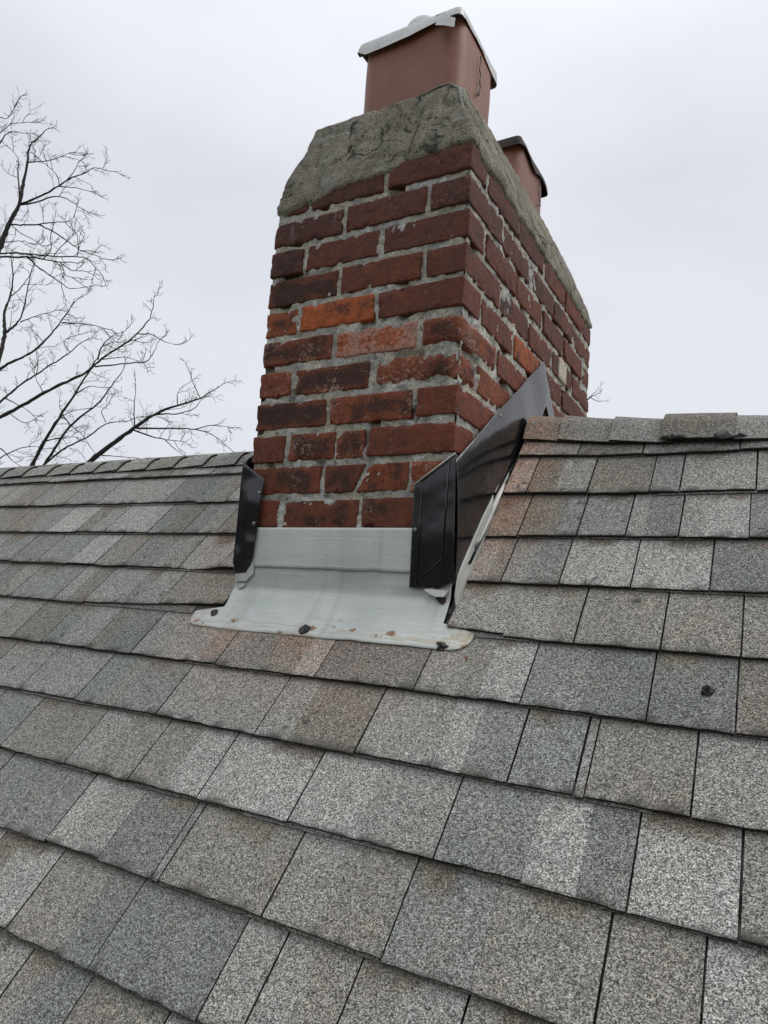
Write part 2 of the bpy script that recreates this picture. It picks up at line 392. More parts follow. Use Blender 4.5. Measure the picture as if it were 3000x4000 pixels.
# ================================================================== HOUSE ROOF
house = thing('house', 'house with a steep grey asphalt shingle roof rising to a capped ridge', 'house', (0, RY, RZ))
CUTS = {                                                  # tab joints read off the photograph, per course
 0: [-2.026, -1.804, -1.615, -1.436, -1.28, -1.124, -.98, -.863, .058, .197, .328, .388, .53],
 1: [-1.93, -1.775, -1.544, -1.40, -1.265, -1.072, -.93, -.80, .074, .201, .299, .399, .521],
 2: [-1.714, -1.58, -1.444, -1.291, -1.17, -1.049, -.833, -.69, .075, .194, .329, .463],
 3: [-1.56, -1.401, -1.202, -1.073, -.93, -.799, .12, .252, .397, .518],
 4: [-1.53, -1.358, -1.225, -1.094, -.914, -.76, -.623, -.496, -.37, -.233, -.012, .112, .189, .291, .391, .515],
 5: [-1.19, -1.019, -.816, -.69, -.558, -.43, -.293, -.071, .075, .206, .307, .323, .466],
 6: [-1.07, -.92, -.701, -.513, -.334, -.133, .132, .264, .403, .53],
 7: [-1.02, -.868, -.603, -.46, -.329, -.312, -.096, .108, .237, .386, .496],
 8: [-.72, -.55, -.342, -.119, -.045, .08, .234, .37],
 9: [-.62, -.472, -.33, -.17, -.02, .13, .26, .40]}
CUTS = {k: [.0263+.955*c for c in v] for k, v in CUTS.items()}
FAINT = {(4, .112), (4, .291), (3, .12), (5, -.43), (5, -.69), (6, .264), (7, -.46), (4, -.37), (4, -.623), (5, .075), (3, -.93), (7, .237), (0, -1.28), (0, -.98)}
KINDS = [((.260, .260, .254), .18), ((.216, .215, .209), .24), ((.176, .181, .179), .20), ((.192, .184, .170), .21), ((.150, .155, .153), .09), ((.163, .154, .139), .08)]
FAINT = {(k, .0263+.955*c) for k, c in FAINT}
def pick(r):
    x = r.random()
    for c, w in KINDS:
        if x < w: return c
        x -= w
    return KINDS[1][0]
buf = Buf(); FC = []
def patch(X0, X1, rows, nfun, colfun, step=.012):
    """a strip of quads: rows = list of t values (callable jitter applied by caller through nfun)"""
def add_course(k, x0, x1, rng, fine=True, extra_top=.055, name=None):
    tb = OFF-EXP*k
    cuts = sorted(c for c in CUTS.get(k, []) if x0+.02 < c < x1-.02)
    lo = min(cuts) if cuts else x1; hi = max(cuts) if cuts else x1
    if cuts:
        c = lo
        while c > x0+.30: c -= rng.uniform(.12, .215); cuts.append(c)
        c = hi
        while c < x1-.30: c += rng.uniform(.12, .215); cuts.append(c)
        gap = [(a, b) for a, b in zip(sorted(cuts), sorted(cuts)[1:]) if b-a > .34]
        for a, b in gap:
            c = a
            while b-c > .30: c += rng.uniform(.12, .2); cuts.append(c)
    else:
        c = x0
        while c < x1-.22: c += rng.uniform(.12, .215); cuts.append(c)
    cuts = sorted(c for c in cuts if x0+.02 < c < x1-.02)
    edges = [x0]+cuts+[x1]
    th = .0062
    for e0, e1 in zip(edges, edges[1:]):
        if e1-e0 < .006: continue
        ga = .0002 if any(abs(e0-f) < 1e-4 for kk, f in FAINT if kk == k) else rng.uniform(.0010, .0019)
        gb = .0002 if any(abs(e1-f) < 1e-4 for kk, f in FAINT if kk == k) else rng.uniform(.0010, .0019)
        a, b = e0+ga, e1-gb
        dt = rng.uniform(-.0022, .0022); lift = rng.uniform(0, .0012)
        skew = rng.uniform(-.0015, .0015)
        # colour patches along the tab
        c1 = pick(rng); c2 = pick(rng) if rng.random() < .45 else c1
        xs_ = a+(b-a)*rng.uniform(.3, .7)
        top_band = rng.random() < .38; tbx0 = a+(b-a)*rng.choice((0, 0, rng.uniform(.2, .5))); tbx1 = tbx0+(b-a)*rng.uniform(.4, .9)
        tbh = rng.uniform(.72, .86); _f = rng.uniform(.85, 1.1); tbc = tuple(v*_f for v in (.150, .132, .113))
        nx = max(2, int((b-a)/(.011 if fine else .05))+1)
        xs = np.linspace(a, b, nx)
        if c2 != c1 and nx > 4:
            xs = np.sort(np.concatenate([xs[np.abs(xs-xs_) > .004], [xs_-.0012, xs_+.0012]])); nx = len(xs)
        rows = np.array([0, .004, .02, .05, .08, .105, .122, EXP+.004, EXP+.055]) if fine else np.array([0, .02, .1, EXP+.004, EXP+.055])
        if extra_top < .05: rows = np.append(rows[rows < EXP+extra_top-.006], EXP+extra_top)
        XX, TT = np.meshgrid(xs, rows)
        Pn = np.stack([XX.ravel()*1.0, np.full(XX.size, k*3.1), TT.ravel()*1.0], -1)
        wav = (fbm(Pn, 7, 3, 5)*.0012*np.clip(1.3-TT.ravel()/EXP, 0, 1)).reshape(XX.shape)
        edge = (fbm(Pn, 45, 3, 9)*.0021).reshape(XX.shape)*(TT < .001)
        tx = tb+TT+dt*(TT < .01)+edge+skew*(XX-a)/(b-a)*(TT < .01)
        nn = -.0080*TT/EXP+wav+lift*np.clip(1-TT/EXP, 0, 1)
        nn = np.where(TT < .001, nn-.0007, nn)
        if k == 3: tx = tx+np.where(XX < -.3, .030*np.clip((XX+.95)/.40, 0, 1), .011*np.clip((.22-XX)/.2, 0, 1))*np.clip(1-TT/EXP, 0, 1)
        if k == 2: nn = nn+(.010*np.exp(-((XX+.60)/.05)**2)-.004*np.exp(-((XX+.74)/.06)**2))*np.clip(1-TT/.07, 0, 1)
        if x0 > 0: nn = nn+.013*np.exp(-((XX-.02)/.16)**2)*np.clip((tx-.20)/.3, 0, 1)
        Vt = roof(XX, tx, nn).reshape(-1, 3)
        nV = len(Vt)
        # butt face and side faces go down by the thickness
        Vb = roof(xs, tx[0]+.0006, nn[0]-th)
        Vl = roof(np.full(len(rows), a), tx[:, 0], nn[:, 0]-th); Vr = roof(np.full(len(rows), b), tx[:, -1], nn[:, -1]-th)
        base = nV
        F = []; cols = []
        xf, tf = XX.ravel(), TT.ravel()
        vc = np.where((xf < xs_)[:, None], np.array(c1), np.array(c2))
        jit = .10*fbm(Pn, 50, 2, 15)
        if top_band:
            w = np.clip((tf/EXP-tbh-jit)/.07, 0, 1)*np.clip((xf-tbx0)/.010+.5, 0, 1)*np.clip((tbx1-xf)/.010+.5, 0, 1)
            vc = vc*(1-w[:, None])+np.array(tbc)*w[:, None]
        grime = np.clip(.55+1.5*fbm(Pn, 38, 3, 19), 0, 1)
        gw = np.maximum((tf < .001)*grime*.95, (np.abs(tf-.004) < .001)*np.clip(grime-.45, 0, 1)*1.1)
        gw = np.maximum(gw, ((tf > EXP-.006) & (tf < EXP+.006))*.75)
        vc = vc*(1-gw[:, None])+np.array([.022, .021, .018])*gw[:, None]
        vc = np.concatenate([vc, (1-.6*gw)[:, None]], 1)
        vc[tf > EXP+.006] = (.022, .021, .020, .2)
        for j in range(len(rows)-1):
            for i in range(nx-1):
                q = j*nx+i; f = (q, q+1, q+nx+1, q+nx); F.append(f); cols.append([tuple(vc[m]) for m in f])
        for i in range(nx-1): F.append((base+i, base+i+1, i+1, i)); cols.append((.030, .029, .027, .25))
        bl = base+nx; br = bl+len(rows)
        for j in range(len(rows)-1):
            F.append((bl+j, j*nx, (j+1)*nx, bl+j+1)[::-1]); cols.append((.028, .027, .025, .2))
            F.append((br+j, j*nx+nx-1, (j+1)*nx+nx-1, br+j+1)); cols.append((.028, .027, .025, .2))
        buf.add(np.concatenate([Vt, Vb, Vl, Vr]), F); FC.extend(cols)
    # second ply peeping out below the butt in stretches
    x = x0
    while x < x1-.02:
        w = rng.uniform(.10, .34); w = min(w, x1-x)
        if rng.random() < .72:
            out_ = rng.uniform(.0012, .0045)
            nx = max(2, int(w/.015)); xs = np.linspace(x, x+w, nx)
            ed = fbm(np.stack([xs, xs*0+k*7.7, xs*0], -1), 40, 2, 3)*.0012
            t0 = tb-out_+ed
            A = roof(xs, t0, -.0058); B = roof(xs, np.full(nx, tb+.02), -.0064); D = roof(xs, t0+.0004, -.0086)
            Vq = np.concatenate([D, A, B]); F = grid_faces(nx, 3)
            cc = pick(rng); cc = tuple(.55*v for v in cc)
            buf.add(Vq, F); FC.extend([(.028, .027, .025, .2)]*(nx-1)+[(*cc, 1)]*(nx-1))
        x += w
rg = random.Random(21)
for k in range(-1, 30):
    fine = k < 12
    if k <= 3:
        et = .055 if k > 0 else TR-.006-(OFF-EXP*k)-EXP
        add_course(k, XL, -.538, rg, fine, et)
        add_course(k, {3: .026, 2: .026, 1: .026, 0: .028, -1: .030}[k], XR, rg, fine, et)
    else:
        add_course(k, XL, XR, rg, fine)
shing = mesh('shingle_field', buf.verts(), buf.F, MS, loop_col=FC); adopt(shing, house)

# ridge caps: each bent over the ridge, lapping its neighbour
buf = Buf(); FC = []
def cap_profile():
    pts = []
    tb = .501
    for t in np.linspace(tb, TR-.050, 7): pts.append((t*CS, P0+t*SN, -SN, CS))
    # rounded crest
    r0 = np.array([(TR-.050)*CS, P0+(TR-.050)*SN]); 
    for a in np.linspace(0, 1, 9)[1:-1]:
        p1 = np.array([RY, RZ-.012]); p2 = np.array([2*RY-r0[0], r0[1]])
        p = (1-a)**2*r0+2*a*(1-a)*p1*1.0+a*a*p2
        d = 2*(1-a)*(p1-r0)+2*a*(p2-p1); d /= np.linalg.norm(d); pts.append((p[0], p[1], -d[1], d[0]))
    for t in np.linspace(TR-.050, tb, 7): pts.append((2*RY-t*CS, P0+t*SN, SN, CS))
    return np.array(pts)
CP = cap_profile()
def ridge_cap(x0, x1, n0, n1, rng, dlow=0.0, tone=None):
    """x0 is the lapped (low) end at height n0, x1 the exposed end at height n1"""
    th = .0045; nu = 14; us = np.linspace(0, 1, nu)
    xs = x0+(x1-x0)*us
    m = len(CP)
    prof = CP.copy()
    V = []
    for u, x in zip(us, xs):
        off = n0+(n1-n0)*u
        sl = fbm(np.stack([np.full(m, x), prof[:, 0], prof[:, 1]], -1), 9, 2, 3)*.0018
        y = prof[:, 0]+prof[:, 2]*(off+sl); z = prof[:, 1]+prof[:, 3]*(off+sl)
        xx = np.full(m, x)+(fbm(np.stack([prof[:, 0], prof[:, 1], np.full(m, x1)], -1), 30, 2, 8)*.0016 if u in (0, 1) else 0)
        wl = np.exp(-((prof[:, 0]-RY)/.055)**2); z = z+wl*(.006+.032*max(0, min(1, (.66-x)/.55)) if x > 0 else 0)+(.010*math.exp(-((x-.02)/.13)**2) if x > 0 else 0)
        fr = np.clip((RY-prof[:, 0])/.06, 0, 1)*(.020*max(0, min(1, (x-.06)/.42)) if x > 0 else 0); y = y-fr*CS; z = z-fr*SN
        # front and rear lower edge dip a little
        y[0] -= dlow*CS; z[0] -= dlow*SN
        V.append(np.stack([xx, y, z], -1))
    V = np.concatenate(V); nT = len(V)
    nrm = np.tile(np.stack([np.zeros(m), prof[:, 2], prof[:, 3]], -1), (nu, 1))
    Vb = V-nrm*th
    F = []; cols = []
    c1 = rng.choice(((.195, .188, .176), (.205, .203, .198), (.180, .178, .172), (.175, .164, .148), (.205, .203, .20), (.195, .19, .182)))
    c1 = tone or c1
    for j in range(nu-1):
        for i in range(m-1):
            q = j*m+i; F.append((q, q+m, q+m+1, q+1)); cols.append((*c1, 1))
    dk = (.026, .025, .024, .2)
    for j in range(nu-1):
        F.append((j*m, nT+j*m, nT+(j+1)*m, (j+1)*m)); cols.append(dk)
        F.append((j*m+m-1, (j+1)*m+m-1, nT+(j+1)*m+m-1, nT+j*m+m-1)); cols.append(dk)
    for e in (0, nu-1):
        for i in range(m-1):
            a = e*m+i; F.append((a, a+1, nT+a+1, nT+a)); cols.append(dk)
    buf.add(np.concatenate([V, Vb]), F); FC.extend(cols)
rg = random.Random(4)
edges = [-.545, -.947, -1.084, -1.223, -1.357, -1.502, -1.631, -1.763, -1.903, -2.054, -2.202]
edges = [-.545]+[.0263+.955*e for e in [-.680, -.812]+edges[1:]]
while edges[-1] > XL+.2: edges.append(edges[-1]-rg.uniform(.132, .150))
for a, b in zip(edges, edges[1:]):                       # a right end (lapped), b left end
    ridge_cap(b-.03, a, .0015, .0100, rg, rg.uniform(0, .004))
redges = [.030, .115, .2345, .346]
for a, b in zip(redges, redges[1:]):
    ridge_cap(b+.02, a, .0020, .0085, rg)
ridge_cap(.346, .490, .0140, .0138, rg, .001, (.150, .141, .126))            # the patched cap laid on top
x = .486
while x < XR-.2:
    w = rg.uniform(.13, .15); ridge_cap(x+w+.02, x, .0018, .0080, rg); x += w
rc = mesh('ridge_cap', buf.verts(), buf.F, MS, loop_col=FC); adopt(rc, house)
# rear slope, deck underside and walls of the house
def back(X, t, n): 
    p = roof(X, t, n); p[..., 1] = 2*RY-p[..., 1]; return p
xs = np.linspace(XL, XR, 30); buf = Buf(); FC = []
for k in range(-1, 30):
    tb = OFF-EXP*k
    for a, b in (((XL, -.545), (.01, XR)) if k < 5 and 2*RY-tb*CS < 1.08 else ((XL, XR),)):
        Vq = np.concatenate([back([a, b], tb, -.005), back([a, b], tb, 0), back([a, b], min(tb+EXP+.02, TR-.01), -.0068)])
        buf.add(Vq, [(1, 0, 2, 3), (3, 2, 4, 5)]); FC.extend([(.03, .03, .03, .2), (*pick(rg), 1)])
o = mesh('rear_slope', buf.verts(), buf.F, MS, loop_col=FC); adopt(o, house)
TE = OFF-EXP*29
V = np.concatenate([roof([XL, XR], TE+.06, -.03), roof([XL, XR], TR-.02, -.03), back([XL, XR], TE+.06, -.03)])
ye, ze = V[0][1], V[0][2]; yb = V[4][1]
o = mesh('roof_deck', V, [(0, 1, 3, 2), (2, 3, 5, 4)], MWALL); adopt(o, house)
V = []; F = []
for X in (XL+.3, XR-.3):
    V += [(X, ye+.3, GZ), (X, yb-.3, GZ), (X, yb-.3, ze+.25), (X, RY, RZ-.12), (X, ye+.3, ze+.25)]
F = [(0, 1, 2, 3, 4), (9, 8, 7, 6, 5), (0, 4, 9, 5), (1, 6, 7, 2)]
o = mesh('house_wall', V, F, MWALL); adopt(o, house)

# ================================================================== CHIMNEY
CW, CD, RH, JT = .53, 1.068, .07857, .0148
BH = RH-JT
chim = thing('chimney', 'weathered red brick chimney with sandy mortar joints straddling the roof ridge', 'chimney', (-.265, .534, -.2))
def axis_pts(L, r, step):
    h = L/2; inner = np.linspace(-(h-r), h-r, max(3, int((L-2*r)/step)+1))
    e = np.array([h-r*.7, h-r*.35, h])
    return np.concatenate([-e[::-1], inner, e])
def brick(buf, c, L, H, D, axis, hue, soot, white, seed, r=.006, step=.010, amp=1.0, slant=(0, 0)):
    """rounded worn brick centred at c; L along 'axis' (0 = X, 1 = Y)"""
    ax = [axis_pts(L, r, step), axis_pts(D, r, step*1.6), axis_pts(H, r, step)]
    V = []; F = []; n = 0
    for d in range(3):
        u, v = [q for q in range(3) if q != d]
        A, B = np.meshgrid(ax[u], ax[v], indexing='ij')
        for s in (-1, 1):
            P = np.zeros((A.size, 3)); P[:, u] = A.ravel(); P[:, v] = B.ravel(); P[:, d] = s*ax[d][-1]
            nu, nv = len(ax[u]), len(ax[v])
            for i in range(nu-1):
                for j in range(nv-1):
                    q = n+i*nv+j; f = (q, q+nv, q+nv+1, q+1)
                    flip = (s > 0) ^ (d == 1)
                    F.append(f if flip else f[::-1])
            V.append(P); n += len(P)
    P = np.concatenate(V)
    h = np.array([L/2, D/2, H/2])
    q = np.clip(P, -(h-r), h-r); dl = P-q; ln = np.linalg.norm(dl, axis=1)[:, None]
    nrm = dl/np.maximum(ln, 1e-9)
    P = q+nrm*r
    if slant[0]: P[:, 0] += slant[0]*P[:, 2]/H*(P[:, 0] < 0)
    if slant[1]: P[:, 0] += slant[1]*P[:, 2]/H*(P[:, 0] > 0)
    ed_ = np.sort(np.abs(h-np.abs(P)), axis=1); edge_d = ed_[:, 1]
    S = P+np.array([seed*3.17, seed*1.31, seed*.77])
    disp = fbm(S, 24, 3, 11)*.0019*amp+fbm(S, 120, 2, 17)*.0011*amp
    # chipped arrises
    edge = ((np.abs(P) > h-.012).sum(1) >= 2)
    disp -= edge*np.clip(fbm(S, 60, 2, 23)-.12, 0, 1)*.0130*amp
    P = P+nrm*disp[:, None]
    # slight rotation
    rz = math.radians(vnoise(np.array([[seed*1.7, 2.2, 0]]))[0]*.7); ry = math.radians(vnoise(np.array([[seed*2.9, 1.2, 4]]))[0]*.5)
    x, z = P[:, 0].copy(), P[:, 2].copy(); P[:, 0] = x*math.cos(ry)-z*math.sin(ry); P[:, 2] = x*math.sin(ry)+z*math.cos(ry)
    x, y = P[:, 0].copy(), P[:, 1].copy(); P[:, 0] = x*math.cos(rz)-y*math.sin(rz); P[:, 1] = x*math.sin(rz)+y*math.cos(rz)
    if axis == 1: P = np.stack([-P[:, 1], P[:, 0], P[:, 2]], -1)
    rn = (math.sin(seed*12.9898)*43758.5) % 1
    n = len(P); ce = np.clip(edge_d/.022, 0, 1)
    ex = .30*fbm(S, 20, 2, 29)
    sv_ = np.clip(soot*(.45+.85*ce)+ex*(soot > .2), 0, 1.2); wv_ = np.clip(white*(1.25-.6*ce)-ex*(white > .08), 0, 1)
    buf.add(P+np.array(c), F, np.stack([np.full(n, hue), sv_, wv_, np.full(n, rn)], -1))
#      front face, bottom row first: (hue, soot, efflorescence) from the left
FRONT = {1: [(.46, .22, .05), (.42, .34, .05), (.46, .22, .05)],
         2: [(.46, .42, .05), (.56, .32, .10), (.60, .05, .42)],
         3: [(.44, .22, .05), (.62, .50, .14), (.42, .20, .04)],
         4: [(.44, .62, .10), (.66, .36, .26), (.42, .16, .06)],
         5: [(.60, .22, .18), (.50, .55, .22), (.62, .26, .42)],
         6: [(.52, .56, .28), (.84, .0, .66), (.52, .30, .28)],
         7: [(.74, .42, .14), (.98, .24, .05), (.34, .10, .0)],
         8: [(.42, .66, .04), (.40, .02, .02), (.30, .16, .0)],
         9: [(.16, .40, .0), (.27, .10, .02), (.20, .12, .06)],
         10: [(.14, .12, .10), (.25, .06, .04), (.16, .08, .10)],
         11: [(.14, .15, .08), (.13, .12, .06), (.22, .08, .04)]}
bb = Buf(); rb = random.Random(11); sd_ = 1
ST, HD, VJ = .2030, .0945, .0118
for row in range(-9, 12):
    z = (row-1)*RH+BH/2
    det = row >= 0
    step = .009 if det else .04
    low = dict(step=.03, amp=.8)
    cols = FRONT.get(row, [(.48, .2, .05)]*3)
    def J(a=.0018): return rb.uniform(-a, a)
    def side_col():
        up = (row > 6)
        return (rb.uniform(.16, .40) if up else rb.uniform(.30, .52), rb.uniform(.05, .3), rb.uniform(0, .12))
    odd = row % 2 == 1
    hrow = BH+J(.0012)
    DP = .0945
    rr = .0065 if row in (5, 6, 11) else .0036
    if odd:
        xs0 = -CW
        segs = [(xs0, HD), (xs0+HD+VJ, ST), (xs0+HD+2*VJ+ST, CW-HD-2*VJ-ST)]
    else:
        segs = [(-CW, ST), (-CW+ST+VJ, ST+.006), (-CW+2*ST+2*VJ+.006, CW-2*ST-2*VJ-.006)]
    for i, (x0, L) in enumerate(segs):
        hu, so, wh = cols[i]; sd_ += 1
        yo = J(.0028)
        x0 += J(.001) if 0 < i < 2 else 0
        if odd or i < 2:
            if odd and i == 0:                           # header end of the left-side stretcher
                brick(bb, (x0+L/2, ST/2+yo, z+J()), ST, hrow, L, 1, hu, so, wh, sd_, rr, step)
            elif row == 3 and i == 1:                    # split by a straight crack
                w = .128
                brick(bb, (x0+w/2, DP/2+yo, z), w, hrow, DP, 0, hu, so+.1, wh, sd_, .004, step)
                brick(bb, (x0+w+.001+(L-w)/2, DP/2+yo+.002, z-.0008), L-w-.001, hrow, DP, 0, hu+.05, so-.1, wh+.05, sd_+50, .004, step)
            elif row == 2 and i == 1:                    # split by a slanting crack
                w = .092
                brick(bb, (x0+w/2, DP/2+yo, z), w, hrow, DP, 0, hu-.08, so+.2, wh, sd_, .005, step, slant=(0, .030))
                brick(bb, (x0+w+.004+(L-w)/2, DP/2+yo+.003, z), L-w-.004, hrow, DP, 0, hu+.05, so, wh+.05, sd_+50, .005, step, slant=(.030, 0))
            else:
                brick(bb, (x0+L/2, DP/2+yo, z+J()), L, hrow, DP, 0, hu, so, wh, sd_, (.016 if row == 5 and i == 2 else rr), step, 1.5 if row == 5 and i == 2 else 1)
        else:                                            # corner brick lying along the right side
            brick(bb, (x0+L/2, ST/2+yo, z+J()), ST, hrow, L, 1, hu, so, wh, sd_, (.012 if row == 6 else rr), step)
    # right side
    y = (DP+VJ) if odd else (ST+VJ)
    i = 0
    while y < CD-.05:
        rest = CD-y
        L = ST if rest > ST+.07 else rest
        if L == ST and (CD-y-ST-VJ) < .06: L = rest
        hu, so, wh = side_col(); sd_ += 1
        if row == 7 and i == 1: hu, so = .86, .25
        if row == 7 and i == 0: hu = .36
        brick(bb, (-DP/2+J(.003), y+L/2+J(.001), z+J()), L, hrow, DP, 1, hu, so, wh, sd_, .005 if rest > .3 else .008, step if det else .04)
        y += L+VJ; i += 1
    # left side and back, plain
    y = (ST+VJ) if odd else (DP+VJ)
    while y < CD-.12:
        L = min(ST, CD-.11-y); sd_ += 1
        if L > .04: brick(bb, (-CW+DP/2+J(), y+L/2, z), L, hrow, DP, 1, *side_col(), sd_, .005, .03)
        y += ST+VJ
    x = -CW
    while x < -.13:
        L = min(ST, -.11-x); sd_ += 1
        if L > .04: brick(bb, (x+L/2, CD-DP/2+J(), z), L, hrow, DP, 0, *side_col(), sd_, .005, .03)
        x += ST+VJ
bw = mesh('brickwork', bb.verts(), bb.F, MB, smooth=True, col=bb.cols()); adopt(bw, chim)
# the odd pale brick end on the right side: a lime-washed half brick
pb = Buf()
brick(pb, (-.0435, .735, 7*RH+BH/2), .078, BH, .0945, 1, 0, 0, 0, 777, .005, .009)
o = mesh('pale_brick', pb.verts(), pb.F, mat_plain('pale brick', (.50, .45, .36), .85, 0, .2, 60, .002, 120), smooth=True); adopt(o, chim)
o['label'] = 'whitish half brick in the right side'

# mortar: recessed, crumbly surfaces on the four sides
mb = Buf()
def mortar_face(o_, du, dv, nu, nv, nrm, seed, rec=.0046, amp=.0036):
    U, Vv = np.meshgrid(np.linspace(0, 1, nu), np.linspace(0, 1, nv))
    P = np.array(o_)+U.reshape(-1, 1)*np.array(du)+Vv.reshape(-1, 1)*np.array(dv)
    d = -rec+amp*(.75*fbm(P, 16, 2, seed)+.9*fbm(P, 75, 3, seed+5))
    d = np.clip(d, -.014, -.0006)
    # raked-out dark pockets
    pk = np.clip(fbm(P, 21, 2, seed+9)-.38, 0, 1)*6
    d -= np.minimum(pk, 1)*.012
    P = P+np.array(nrm)*d[:, None]
    mb.add(P, grid_faces(nu, nv))
zb, zt = -.75, .846
mortar_face((-CW+.006, 0, zb), (CW-.012, 0, 0), (0, 0, zt-zb), 170, 440, (0, -1, 0), 3)
mortar_face((0, .006, zb), (0, CD-.012, 0), (0, 0, zt-zb), 300, 440, (1, 0, 0), 8)
mortar_face((-.006, CD, zb), (-CW+.012, 0, 0), (0, 0, zt-zb), 30, 60, (0, 1, 0), 13)
mortar_face((-CW, CD-.006, zb), (0, -CD+.012, 0), (0, 0, zt-zb), 60, 60, (-1, 0, 0), 18)
o = mesh('mortar', mb.verts(), mb.F, MM, smooth=True); adopt(o, chim)

# mortar crown: steep cement wash with a ragged skirt
def rrect(x0, x1, y0, y1, r, n):
    """closed outline, counter-clockwise from the front-left, arc-length spaced"""
    pts = []
    for cx, cy, a0 in ((x1-r, y0+r, -90), (x1-r, y1-r, 0), (x0+r, y1-r, 90), (x0+r, y0+r, 180)):
        for a in np.linspace(a0, a0+90, 12): pts.append((cx+r*math.cos(math.radians(a)), cy+r*math.sin(math.radians(a))))
    pts.append(pts[0]); pts = np.array(pts)
    d = np.concatenate([[0], np.cumsum(np.linalg.norm(np.diff(pts, axis=0), axis=1))])
    s = np.linspace(0, d[-1], n, endpoint=False)
    return np.stack([np.interp(s, d, pts[:, 0]), np.interp(s, d, pts[:, 1])], -1)
NP = 760
B0 = rrect(-CW-.003, .003, -.003, CD+.003, .012, NP)
T0 = rrect(-.485, -.060, .042, .925, .030, NP)
NVL = 34; V = []
ang_ = np.stack([B0[:, 0], B0[:, 1], np.zeros(NP)], -1)
skirt = .838+.013*fbm(ang_, 14, 3, 31)+.006*fbm(ang_, 70, 2, 37)
front = B0[:, 1] < .03
lf = np.clip((-.30-B0[:, 0])/.12, 0, 1)
skirt = skirt-front*lf*.030-front*np.clip((B0[:, 0]+.20)/-.10, 0, 1)*.010+front*np.clip((B0[:, 0]+.12)/.08, 0, 1)*.010
for j in range(NVL):
    v = j/(NVL-1)
    w = min(1, max(0, (v-.10)/.90))
    ww = w**1.15
    xy = B0*(1-ww)+T0*ww
    ztop = 1.042+.012*np.sin(np.clip(T0[:, 1], 0, .9)*3.4)
    if j == 0: xy = xy-np.sign(xy-np.array([-.265, .53]))*.0085*(np.abs(xy-np.array([-.265, .53])) > np.array([.255, .52]))
    z = skirt*(1-v)+ztop*v
    V.append(np.stack([xy[:, 0], xy[:, 1], z], -1))
P = np.concatenate(V); Nb = len(P)
ctr = np.array([-.27, .5, .80]); 
out = np.stack([P[:, 0]-np.clip(P[:, 0], -.40, -.13), P[:, 1]-np.clip(P[:, 1], .13, .95), np.full(Nb, .03)], -1)
out /= np.linalg.norm(out, axis=1)[:, None]
vv = np.repeat(np.linspace(0, 1, NVL), NP)
dsp = fbm(P, 8, 3, 41)*.014*np.sin(np.clip(vv*1.15, 0, 1)*math.pi)**.6+fbm(P, 40, 3, 47)*.0034
ridge_l = np.abs(fbm(P*np.array([1, 1, 2.2]), 8, 2, 53)); dsp -= np.exp(-(ridge_l/.03)**2)*.0075*(vv > .12)
# vertical crack through the front, right of the middle
ck = np.exp(-((P[:, 0]+.150+.008*fbm(P, 30, 2, 61)-.012*(P[:, 2]-.93)/.08)/.0022)**2)*(P[:, 1] < .06)*(P[:, 2] > .86)*(P[:, 2] < 1.0)
dsp -= ck*.010
dsp += (P[:, 1] < .06)*(P[:, 0] > -.150)*(P[:, 0] < -.03)*np.sin(np.clip(vv, 0, 1)*math.pi)*.004
P = P+out*dsp[:, None]
F = grid_faces(NP, NVL, True)
# top wash rising gently to the flues
last = P[(NVL-1)*NP:]
rings = [P]
for j, s in enumerate((.93, .8, .5, .0)):
    c = np.array([-.27, .48]); xy = c+(last[:, :2]-c)*s
    rings.append(np.stack([xy[:, 0], xy[:, 1], last[:, 2]*1.0+(.006, .012, .016, .018)[j]], -1))
    a0 = Nb+(j-1)*NP if j else Nb-NP
    F += [(a0+i, a0+(i+1) % NP, a0+NP+(i+1) % NP, a0+NP+i) for i in range(NP)]
# skirt underside back to the brick face
o = mesh('mortar_crown', np.concatenate(rings), F, MC, smooth=True); adopt(o, chim)

# flue liners: rounded clay tiles, hollow
def flue(x0, x1, y0, y1, zb, zt, name='flue_liner'):
    n = 120; r = .048; O = rrect(x0, x1, y0, y1, r, n); I = rrect(x0+.02, x1-.02, y0+.02, y1-.02, r-.016, n)
    zs = list(np.linspace(zb, zt-.004, 14))
    V = [np.stack([O[:, 0], O[:, 1], np.full(n, z)], -1) for z in zs]
    c = np.array([(x0+x1)/2, (y0+y1)/2])
    V.append(np.stack([c[0]+(O[:, 0]-c[0])*.985, c[1]+(O[:, 1]-c[1])*.985, np.full(n, zt)], -1))
    V.append(np.stack([I[:, 0], I[:, 1], np.full(n, zt)], -1)); V.append(np.stack([I[:, 0], I[:, 1], np.full(n, zb)], -1))
    P = np.concatenate(V); k = len(zs)*n
    P[:k, :2] += (fbm(P[:k], 6, 2, 5)*.0022)[:, None]*np.sign(P[:k, :2]-c)
    o = mesh(name, P, grid_faces(n, len(V), True), MT, smooth=True); adopt(o, chim); return o
FL1 = (-.374, -.092, .085, .325); FL2 = (-.385, -.100, .548, .808)
flue(*FL1, .95, 1.285); flue(*FL2, .95, 1.258)
# pale sealant bead along the near corner of the crown
cb = Buf()
pts = [(-.165, .036, 1.041), (-.12, .040, 1.050), (-.085, .038, 1.050), (-.060, .036, 1.030), (-.045, .026, .985), (-.022, .012, .915), (-.012, .002, .868), (-.03, -.006, .852)]
tube(cb, pts, [.002, .003, .0042, .0036, .003, .0036, .004, .002], 10)
Vc = cb.verts()+np.array([-.003, .0045, -.003]); Vc = Vc+np.stack([fbm(Vc, 45, 2, 3), fbm(Vc, 45, 2, 4), fbm(Vc, 45, 2, 6)], -1)*.0045
o = mesh('sealant_bead', Vc, cb.F, MCAULK, smooth=True); adopt(o, chim)

